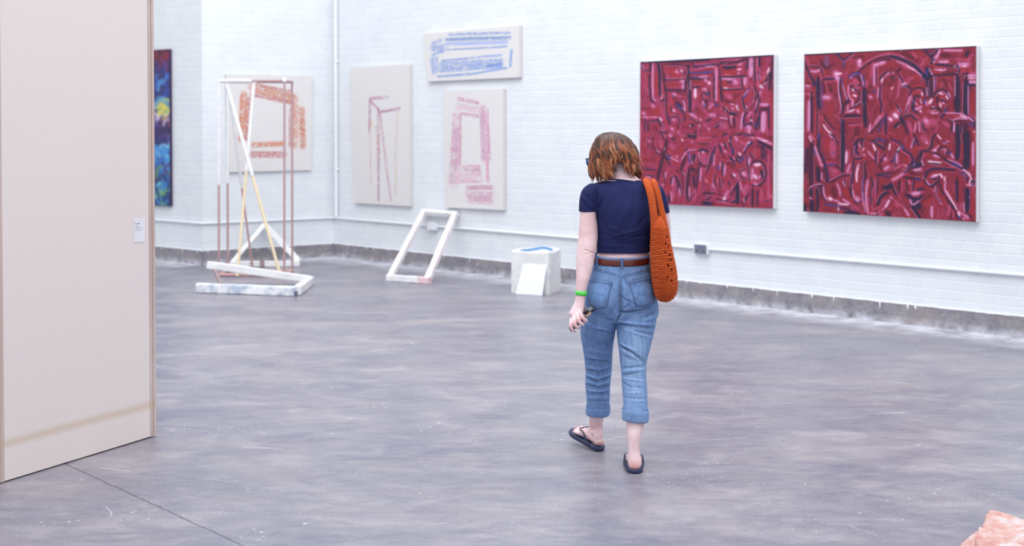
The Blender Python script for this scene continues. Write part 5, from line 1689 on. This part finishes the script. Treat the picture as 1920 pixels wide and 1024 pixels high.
for a, b, w, amp in (((455, 20), (560, 85), 1.9, -.007), ((560, 85), (645, 160), 1.7, -.007), ((460, 50), (590, 130), 1.8, .005), ((470, 190), (640, 175), 1.7, -.005), ((470, 215), (640, 200), 1.8, .005), ((475, 240), (600, 225), 1.6, -.005),
                     ((480, 290), (540, 325), 1.6, -.006), ((540, 325), (650, 330), 1.8, -.003), ((490, 265), (630, 285), 1.8, .005), ((500, 370), (620, 365), 2.2, .003), ((500, 400), (640, 410), 2.0, -.003), ((560, 430), (650, 420), 2, .003),
                     ((225, 180), (320, 200), 1.7, .004), ((320, 200), (400, 175), 1.6, .004), ((225, 205), (320, 222), 1.5, -.006), ((320, 222), (400, 195), 1.5, -.005), ((220, 235), (310, 262), 1.6, .006), ((310, 262), (398, 230), 1.6, .006),
                     ((222, 258), (305, 287), 1.4, -.007), ((305, 287), (395, 255), 1.4, -.006), ((225, 285), (310, 310), 1.5, .005), ((310, 310), (392, 285), 1.5, .005), ((230, 310), (310, 332), 1.4, -.006), ((310, 332), (390, 312), 1.4, -.005),
                     ((235, 345), (320, 358), 1.7, .005), ((320, 358), (390, 340), 1.6, .004), ((240, 372), (385, 372), 1.5, -.005), ((240, 400), (380, 402), 1.8, .004), ((250, 425), (380, 425), 1.5, -.004), ((225, 100), (330, 130), 2.4, .004),
                     ((230, 130), (400, 150), 2.2, -.005), ((230, 60), (400, 85), 3, .003)):
    FD.append((P3(*a), P3(*b), w, amp))
back = np.clip(-no[:, 1] * 2.0, 0, 1)
for a, b, w, amp in FD:
    d, t = seg_dist(px_, py_, a, b)
    fold += amp * np.exp(-(d / w) ** 2) * (np.sin(np.pi * np.clip(t, .1, .9)) ** .5)
fold *= 1.25
d, t = seg_dist(px_, py_, (1163, 520), (1164, 585)); fold -= .010 * np.exp(-(d / 4.0) ** 2) * t ** .5
d, t = seg_dist(px_, py_, (1163, 500), (1164, 575)); fold += .0018 * np.exp(-(d / 1.3) ** 2)
co = co + no * (fold * back)[:, None]
# fades follow the worn ridges and the seat; light on the right leg is painted in
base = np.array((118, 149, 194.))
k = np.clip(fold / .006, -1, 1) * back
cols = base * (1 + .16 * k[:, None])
def fade_and_light(cx, cy, rx, ry, amt):
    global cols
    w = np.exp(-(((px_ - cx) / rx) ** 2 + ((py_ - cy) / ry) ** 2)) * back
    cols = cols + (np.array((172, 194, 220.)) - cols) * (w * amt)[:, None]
fade_and_light(1190, 715, 20, 60, .35); fade_and_light(1192, 650, 26, 40, .30); fade_and_light(1130, 545, 22, 26, .10); fade_and_light(1200, 545, 20, 24, .16)  # first two: right leg coloured paler as the better lit one; rest is wear
fade_and_light(1120, 740, 18, 30, .05); fade_and_light(1190, 590, 30, 10, .12)
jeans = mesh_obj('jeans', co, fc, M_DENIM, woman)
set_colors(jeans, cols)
jb_ = BVHTree.FromPolygons([tuple(v) for v in co], fc)


def on(bvh, px, py, off=.0015):
    p, n = hit(bvh, px, py)
    if p is None: return None
    if n.y > 0: n = -n
    return p + n * off


def thread(px_pts, rad, off=.001, step=1.2, dash=None, bvh=jb_):
    """a line of stitching laid on the cloth"""
    mbb = MB()
    Q = catmull(np.array(px_pts, float), 10) if len(px_pts) > 2 else np.linspace(px_pts[0], px_pts[1], 20)
    Ls = np.concatenate([[0], np.cumsum(np.hypot(*np.diff(Q, axis=0).T))])
    n = max(3, int(Ls[-1] / step))
    s_ = np.linspace(0, Ls[-1], n)
    X, Yv = np.interp(s_, Ls, Q[:, 0]), np.interp(s_, Ls, Q[:, 1])
    run = []
    for i in range(n):
        p = on(bvh, X[i], Yv[i], off)
        brk = p is None or (dash and i % dash == dash - 1)
        if p is not None and run and (Vector(run[-1]) - p).length > .02: brk = True
        if brk:
            if len(run) > 1: mbb.add(*loft(run, rad, rad * .7, n=5, sub=1))
            run = []
            if p is not None: run = [p] if not dash else []
        else:
            run.append(p)
    if len(run) > 1: mbb.add(*loft(run, rad, rad * .7, n=5, sub=1))
    return mbb


def patch(poly, off, nu=26, nv=26, th=.0022):
    """a cloth patch following the jeans: four-sided grid between two side lines"""
    (A, B, Cc, D) = poly       # each a list of px points: top edge, bottom edge (same direction)
    return None


def pocket(top, bottom, name='back_pocket'):
    T_, B_ = np.array(top, float), np.array(bottom, float)
    nu, nv = 30, 34
    tt = np.linspace(0, 1, nu)
    Tt = np.stack([np.interp(tt, np.linspace(0, 1, len(T_)), T_[:, k]) for k in (0, 1)], 1)
    Bb = np.stack([np.interp(tt, np.linspace(0, 1, len(B_)), B_[:, k]) for k in (0, 1)], 1)
    V = {}
    for i in range(nv):
        for j in range(nu):
            q = Tt[j] * (1 - i / (nv - 1)) + Bb[j] * (i / (nv - 1))
            e = i in (0, nv - 1) or j in (0, nu - 1)
            p = on(jb_, q[0], q[1], -.0006 if e else .0026)
            if p is not None: V[(i, j)] = p
    ids, vv, ff = {}, [], []
    for k_, p in V.items(): ids[k_] = len(vv); vv.append(p)
    for i in range(nv - 1):
        for j in range(nu - 1):
            ks = [(i, j), (i + 1, j), (i + 1, j + 1), (i, j + 1)]
            if all(q in ids for q in ks):
                P_ = [V[q] for q in ks]
                if max((P_[0] - P_[2]).length, (P_[1] - P_[3]).length) < .03:
                    ff.append(tuple(ids[q] for q in ks))
    o = mesh_obj(name, vv, ff, M_DENIM, jeans)
    set_colors(o, np.tile(np.array((110, 140, 186.)), (len(vv), 1)))
    def inset(px, py, k=.06):
        c_ = np.array([(T_[:, 0].mean() + B_[:, 0].mean()) / 2, (T_[:, 1].mean() + B_[:, 1].mean()) / 2])
        return tuple(np.array((px, py)) * (1 - k) + c_ * k)
    outline = [tuple(T_[0])] + [tuple(b) for b in B_] + [tuple(T_[-1])]
    ob = BVHTree.FromPolygons([tuple(v) for v in vv], ff)
    mbb = MB()
    for k_ in (.07, .16):
        pts = [inset(*q, k_) for q in outline]
        for a, b in zip(pts[:-1], pts[1:]):
            m_ = thread([a, b], .0009, .0008, 1.0, 4, ob); mbb.add(m_.v, m_.f)
    for off_ in (3.0, 5.2):
        a, b = inset(T_[0][0], T_[0][1] + off_, .05), inset(T_[-1][0], T_[-1][1] + off_, .05)
        m_ = thread([a, b], .0009, .0008, 1.0, 4, ob); mbb.add(m_.v, m_.f)
    if mbb.v: mbb.build('stitching', M_STITCH, o, True)
    m_ = thread([T_[0]] + list(B_) + [T_[-1]], .0011, .0004)
    mm = MB()
    for a, b in zip(outline[:-1], outline[1:]):
        q = thread([a, b], .0010, .0002); mm.add(q.v, q.f)
    q = thread([T_[0], T_[-1]], .0010, .0002); mm.add(q.v, q.f)
    if mm.v: mm.build('seam', M_SEAM, o, True)
    return o
# (a pocket hangs from jeans; its stitching stays on it)
def flat_pocket(top, bottom):
    return pocket(top, bottom)


pk1 = pocket([(1104, 521.5), (1149, 529)], [(1099, 571), (1113, 581), (1137, 578)])
pk2 = pocket([(1178, 527), (1219, 519)], [(1192, 575), (1215, 576), (1229, 566)])
mm = MB()
for a in ([(1113, 502.5), (1138, 509), (1160.5, 517)], [(1166.5, 517), (1192, 511), (1219, 503.5)], [(1162.5, 502), (1163.2, 530), (1163.8, 572)], [(1163.8, 572), (1161, 590), (1155, 602)]):
    q = thread(a, .0009, .0004); mm.add(q.v, q.f)
for a in ([(1112.5, 496.8), (1140, 499), (1162, 500), (1190, 498), (1219, 494)],):
    q = thread(a, .0013, .0006); mm.add(q.v, q.f)
mm.build('seams', M_SEAM, jeans, True)
mm = MB()
for a in ([(1113, 504.7), (1138, 511.2), (1160.5, 519)], [(1113, 506.7), (1138, 513.2), (1160.5, 521)], [(1166.5, 519), (1192, 513), (1219, 505.8)], [(1166.5, 521.3), (1192, 515.3), (1219, 508)],
          [(1165.3, 502), (1166, 530), (1166.6, 572)], [(1161, 504), (1161.2, 530), (1161.5, 566)]):
    q = thread(a, .0009, .001, 1.0, 4); mm.add(q.v, q.f)
mm.build('stitching', M_STITCH, jeans, True)


def ringband(c, ra, rb, z0, z1, thick, name, mat, parent, tilt=(0, 0), n=64, flare=0.0, wob=0.0, round_=True):
    """a band of cloth or leather around a leg or the waist; open top and bottom"""
    prof = [(0, 0), (1, .0), (1.0, .5), (1, 1.0), (0, 1.0)]
    if round_: prof = [(0, .0), (.6, -.05), (1, .06), (1.08, .3), (1.08, .7), (1, .94), (.6, 1.04), (0, 1.0), (0, .5)]
    v, f = [], []
    k_ = len(prof)
    for i in range(n):
        t = 2 * math.pi * i / n
        for (o_, h) in prof:
            rA, rB = ra + o_ * thick - flare * h, rb + o_ * thick - flare * h
            x, y = math.cos(t) * rA, math.sin(t) * rB
            z = z0 + (z1 - z0) * h + tilt[0] * x + tilt[1] * y + wob * math.sin(3 * t + 1)
            v.append((c[0] + x, c[1] + y, z))
    for i in range(n):
        for j in range(k_):
            f.append((i * k_ + j, ((i + 1) % n) * k_ + j, ((i + 1) % n) * k_ + (j + 1) % k_, i * k_ + (j + 1) % k_))
    return mesh_obj(name, v, f, mat, parent)


M_CUFF = M_DENIM
zc1, zc0 = hp(1190, 767.5, -.165)[2], hp(1190, 787, -.165)[2]
q = hp(1191.3, 777, -.165)
o = ringband(q, .0600, .064, zc0, zc1, .0045, 'cuff', M_CUFF, jeans, tilt=(-.07, .03), wob=.001)
set_colors(o, np.tile(np.array((128, 158, 200.)), (len(o.data.vertices), 1)))
zc1, zc0 = hp(1121, 761, .243)[2], hp(1121, 775, .243)[2]
q = hp(1121.3, 768, .243)
o = ringband(q, .0575, .062, zc0, zc1, .0045, 'cuff', M_CUFF, jeans, tilt=(.02, .14), wob=.002)
set_colors(o, np.tile(np.array((112, 142, 188.)), (len(o.data.vertices), 1)))
# waistband and belt
zb0, zb1 = hp(1166, 493.5, 0)[2], hp(1166, 477.5, 0)[2]
q = hp(1165.5, 488, .010)
wbo = ringband(q, .1375, .0955, zb0, zb1, .004, 'waistband', M_DENIM, jeans, tilt=(.0, .12))
set_colors(wbo, np.tile(np.array((106, 138, 186.)), (len(wbo.data.vertices), 1)))
zl0, zl1 = hp(1166, 491.3, 0)[2], hp(1166, 480.3, 0)[2]
M_BELT = plain('brown_leather', (100, 38, 24), .3, .18, 20, 0, .6, .0006)
ringband(q, .142, .1000, zl0, zl1, .0035, 'belt', M_BELT, woman, tilt=(.0, .12), round_=True)
for ppx, w in ((1163.2, .012), (1217.5, .010), (1118, .010)):
    ang_ = (ppx - 1165.5) / F * Y0 / .146
    ca = max(-1, min(1, ang_)); yy = -math.sqrt(max(0, 1 - ca * ca)) * .105
    x_ = q[0] + ca * .146
    bl_o = MB().box((x_, q[1] + yy - .001, (zb0 + zb1) / 2 + .12 * (yy)), (w, .007, zb1 - zb0 + .008), math.asin(ca) * -.0 + math.atan2(ca * .1, .9), .002)
    o = bl_o.build('belt_loop', M_DENIM, jeans)
    set_colors(o, np.tile(np.array((96, 126, 176.)), (len(o.data.vertices), 1)))

# wristband
q = hp(1089.8, 549.5, -.111)
ringband(q, .0268, .0262, q[2] - .0105, q[2] + .0105, .0012, 'wristband', plain('neon_green_plastic', (92, 226, 92), .5, .03), woman, tilt=(-.06, 0), n=40, round_=False)

# ---- flip-flops
M_RUB = plain('navy_rubber', (40, 48, 84), .5, .08)
M_RUBT = plain('dark_rubber_top', (34, 36, 56), .6, .08)
M_STRAP = plain('navy_strap', (38, 44, 74), .35, .08)
def flip_flop(Fo, s):
    out = []
    for i in range(64):
        t = 2 * math.pi * i / 64
        y = .130 - .137 * math.cos(t)
        w = np.interp(y, [-.007, .02, .07, .12, .18, .22, .25, .267], [.026, .043, .042, .042, .050, .050, .040, .016])
        x = math.sin(t); x = math.copysign(abs(x) ** .35, x) * w
        out.append((s * .002 + x, y))
    v, f = [], []
    K_ = 64
    for (h, g) in ((0, .97), (.004, 1.0), (.015, 1.0), (.019, .98)):
        for (x, y) in out: v.append(Fo(x * g, .13 + (y - .13) * g, h))
    for l in range(3):
        for i in range(K_): f.append((l * K_ + i, l * K_ + (i + 1) % K_, (l + 1) * K_ + (i + 1) % K_, (l + 1) * K_ + i))
    f.append(tuple(range(K_))[::-1]); f.append(tuple(3 * K_ + i for i in range(K_)))
    sole = mesh_obj('flip_flop', v, f, M_RUB, woman)
    mb = MB()
    post = Fo(-s * .018, .205, .020)
    top = Fo(-s * .018, .200, .046)
    for a in (-1, 1):
        pts = [top, Fo(a * .030 - s * .004, .165, .060), Fo(a * .041, .115, .060), Fo(a * .046, .075, .034), Fo(a * .040, .045, .019)]
        mb.add(*loft(pts, [.003, .0045, .005, .0045, .004], [.0022] * 5, n=10, sub=5, ref=(0, 0, 1)))
    mb.add(*loft([post, top], .0035, .0035, n=8, sub=2))
    mb.build('strap', M_STRAP, sole, True)
    return sole


flip_flop(FR, 1)
flip_flop(FL, -1)

# ---- phone in her left hand
ax = Vector(hp(1112.5, 577, -.002 + HD)) - Vector(hp(1068, 619.5, -.002 + HD))
axn = ax.normalized()
wd = Vector((-.10, .98, .12)); wd = (wd - wd.dot(axn) * axn).normalized()
td = axn.cross(wd).normalized()
pc_ = (Vector(hp(1112.5, 577, HD)) + Vector(hp(1068.5, 619.5, HD))) / 2 + Vector((0, .014, 0)) + td * .0
ph = empty('phone', tuple(pc_), "slim dark phone held in the woman's left hand", 'phone')
def obox(u0, u1, w0, w1, t0, t1, nm, mat, bev=.0015):
    bm = bmesh.new(); bmesh.ops.create_cube(bm, size=1)
    for q_ in bm.verts: q_.co = Vector(((u0 + u1) / 2 + q_.co.x * (u1 - u0), (w0 + w1) / 2 + q_.co.y * (w1 - w0), (t0 + t1) / 2 + q_.co.z * (t1 - t0)))
    if bev: bmesh.ops.bevel(bm, geom=bm.edges[:], offset=bev, segments=2, affect='EDGES')
    bm.verts.ensure_lookup_table()
    v = [pc_ + axn * q_.co.x + wd * q_.co.y + td * q_.co.z for q_ in bm.verts]
    f = [[w.index for w in fc_.verts] for fc_ in bm.faces]
    bm.free()
    return mesh_obj(nm, v, f, mat, ph, False)
M_PHONE = plain('black_case', (22, 24, 32), .3)
LA = ax.length / 2
obox(-LA, LA, -.036, .036, -.0045, .0045, 'case', M_PHONE, .003)
obox(LA - .055, LA - .022, -.0368, -.030, -.0048, .0048, 'side_trim', plain('tan_trim', (196, 160, 138), .5))
obox(-LA + .003, LA - .003, -.032, .032, .0046, .0052, 'screen', plain('screen_glass', (16, 18, 26), .08), .0)

# ------------------------------------------------------------------ crochet shoulder bag
def bag_mat():
    m, nt, b = new_mat('orange_crochet_cord')
    co_ = objco(nt)
    n = noise(nt, co_, 260, 3, .7); n2 = noise(nt, co_, 9, 3)
    c = ramp(nt, n, [(.3, rgb(170, 66, 26)), (.7, rgb(214, 102, 48))])
    c = mixc(nt, .3, c, ramp(nt, n2, [(.35, rgb(176, 70, 30)), (.65, rgb(218, 108, 52))]))
    L(nt, c, b.inputs['Base Color'])
    b.inputs['Roughness'].default_value = .75
    b.inputs['Specular IOR Level'].default_value = .25
    bump(nt, b, n, .001, .8)
    return m


M_BAG = bag_mat()
bdy = -.125
bag = empty('shoulder_bag', tuple(hp(1246, 565, bdy)), "orange crocheted bag hanging from the woman's right shoulder by two ribbed straps", 'bag')
BR = [(404, 1232, 1240, .03), (412, 1225.5, 1244, .065), (424, 1220.5, 1249.5, .095), (447, 1219.5, 1255.5, .115), (470, 1219, 1261, .13), (494, 1219.5, 1266.5, .138), (517, 1221, 1270, .14), (532, 1223, 1271, .136),
      (545, 1225.5, 1269.5, .125), (554, 1228, 1265.5, .105), (560, 1231, 1261, .085), (564, 1235, 1254, .05)]
pyv = np.array([r[0] for r in BR], float)
rows_n, cols_n = 250, 340
ty = np.linspace(404, 564, rows_n)
Lf, Rt, Dp = (np.interp(ty, pyv, [r[k] for r in BR]) for k in (1, 2, 3))
ker = np.ones(9) / 9
def sm(a): return np.convolve(np.pad(a, 4, mode='edge'), ker, 'valid')
Lf, Rt, Dp = sm(Lf), sm(Rt), sm(Dp)
cell_h = 9.5 * .38 / 1.0      # px per stitch row
V = np.zeros((rows_n, cols_n, 3))
th = np.linspace(0, 2 * np.pi, cols_n, endpoint=False)
for i in range(rows_n):
    c_ = hp((Lf[i] + Rt[i]) / 2, ty[i], bdy)
    ra_ = (Rt[i] - Lf[i]) / 2 * (Y0 + bdy) / F
    cs, sn = np.cos(th), np.sin(th)
    V[i, :, 0] = c_[0] + np.sign(cs) * np.abs(cs) ** .85 * (ra_ - .003)
    V[i, :, 1] = c_[1] + sn * Dp[i] * .92
    V[i, :, 2] = c_[2]
dx = np.roll(V, -1, 1) - np.roll(V, 1, 1); dz = np.gradient(V, axis=0)
Nn = np.cross(dx, dz); Nn /= np.linalg.norm(Nn, axis=2)[..., None] + 1e-9
if (Nn[100, :, :] * (V[100] - V[100].mean(0))).sum() < 0: Nn = -Nn
arc = np.cumsum(np.linalg.norm(dx, axis=2) / 2, axis=1)
row = (ty - 404) / 4.5
nst = 46
slope_ = .9 * np.sin(th + 2.6)[None, :] + .35 * np.sin(3 * th)[None, :] * np.sin(ty[:, None] / 17)
u = th[None, :] / (2 * np.pi) * nst
rr = row[:, None] + slope_ + 3
ri = np.floor(rr)
uu = u + .5 * (ri % 2) + .30 * np.sin(ri * 1.7) + .2 * np.sin(row[:, None] * 1.3)
fu, fv = uu - np.floor(uu) - .5, rr - ri - .5
slant = fv + .45 * fu * np.where(ri % 2 < 1, 1.3, -1.1)       # slanting stitches, turned every other row
h = np.clip(np.cos(np.pi * slant), 0, 1) ** .7 * np.clip(np.cos(np.pi * fu), 0, 1) ** .45
jit_ = RNG.random((60, nst + 2))
h *= .7 + .5 * jit_[np.clip(ri.astype(int), 0, 59) * np.ones_like(u, int), (np.floor(uu).astype(int) % nst)]
rad_ = np.clip((Rt - Lf) / 34, .25, 1)[:, None]
V = V + Nn * ((h * .0085 - .0042) * rad_)[..., None]
idx = np.arange(rows_n * cols_n).reshape(rows_n, cols_n)
nx = np.roll(idx, -1, 1)
quads = np.stack([idx[:-1], nx[:-1], nx[1:], idx[1:]], -1)
keep = np.ones(quads.shape[:2], bool)
holes = [(1250, 444), (1253, 462), (1247, 473), (1257, 487), (1252, 497), (1259, 505), (1251, 519), (1259, 526), (1255, 478), (1248, 456)]
PX, PY = proj(V.reshape(-1, 3)); PX, PY = PX.reshape(rows_n, cols_n), PY.reshape(rows_n, cols_n)
for (hx, hy) in holes:
    m_ = ((np.abs(PX[:-1] - hx) / 1.4) ** 2 + ((PY[:-1] - hy) / 2.4) ** 2 < 1) & (V[:-1, :, 1] < Y0 + bdy)
    keep &= ~m_
Fq = quads[keep].reshape(-1, 4).tolist()
Fq.append(idx[-1].tolist())
mesh_obj('bag_body', V.reshape(-1, 3), Fq, M_BAG, bag)


def strap(path, name='strap', ra_=.0155, rb_=.0095):
    P = catmull(np.array(path), 60 // max(1, len(path) - 1) + 4)
    Ls = np.concatenate([[0], np.cumsum(np.linalg.norm(np.diff(P, axis=0), axis=1))])
    n_ = int(Ls[-1] / .0011)
    s_ = np.linspace(0, Ls[-1], n_)
    Q = np.stack([np.interp(s_, Ls, P[:, k_]) for k_ in range(3)], 1)
    rib = np.abs(np.sin(np.pi * s_ / .0082)) ** .6
    end_ = np.clip(np.minimum(s_, Ls[-1] - s_) / .03, .35, 1)
    v, f = loft(Q, ra_ * (.82 + .22 * rib) * end_, rb_ * (.62 + .45 * rib) * end_, ref=(0, -1, .2), n=16, sub=1, power=2.6)
    return mesh_obj(name, v, f, M_BAG, bag)


# each strap rises from the bag, crosses the shoulder and comes down in front
strap([hp(1232, 470, -.17), hp(1228, 440, -.165), hp(1226, 405, -.160), hp(1223, 380, -.145), hp(1219, 360, -.125), hp(1214.5, 346, -.085), hp(1212, 340, -.03), hp(1213, 340.5, .05), hp(1219, 352, .105), hp(1229, 380, .115), hp(1233, 410, .06), hp(1236, 432, -.03), hp(1240, 446, -.07)], ra_=.0185)
strap([hp(1254, 470, -.155), hp(1250, 440, -.150), hp(1244, 412, -.142), hp(1238, 384, -.125), hp(1233, 362, -.105), hp(1228, 347, -.07), hp(1225.5, 341, -.02), hp(1226, 342, .045), hp(1229, 354, .095), hp(1233, 382, .10), hp(1236, 408, .05), hp(1241, 428, -.03), hp(1247, 444, -.07)], ra_=.0155)
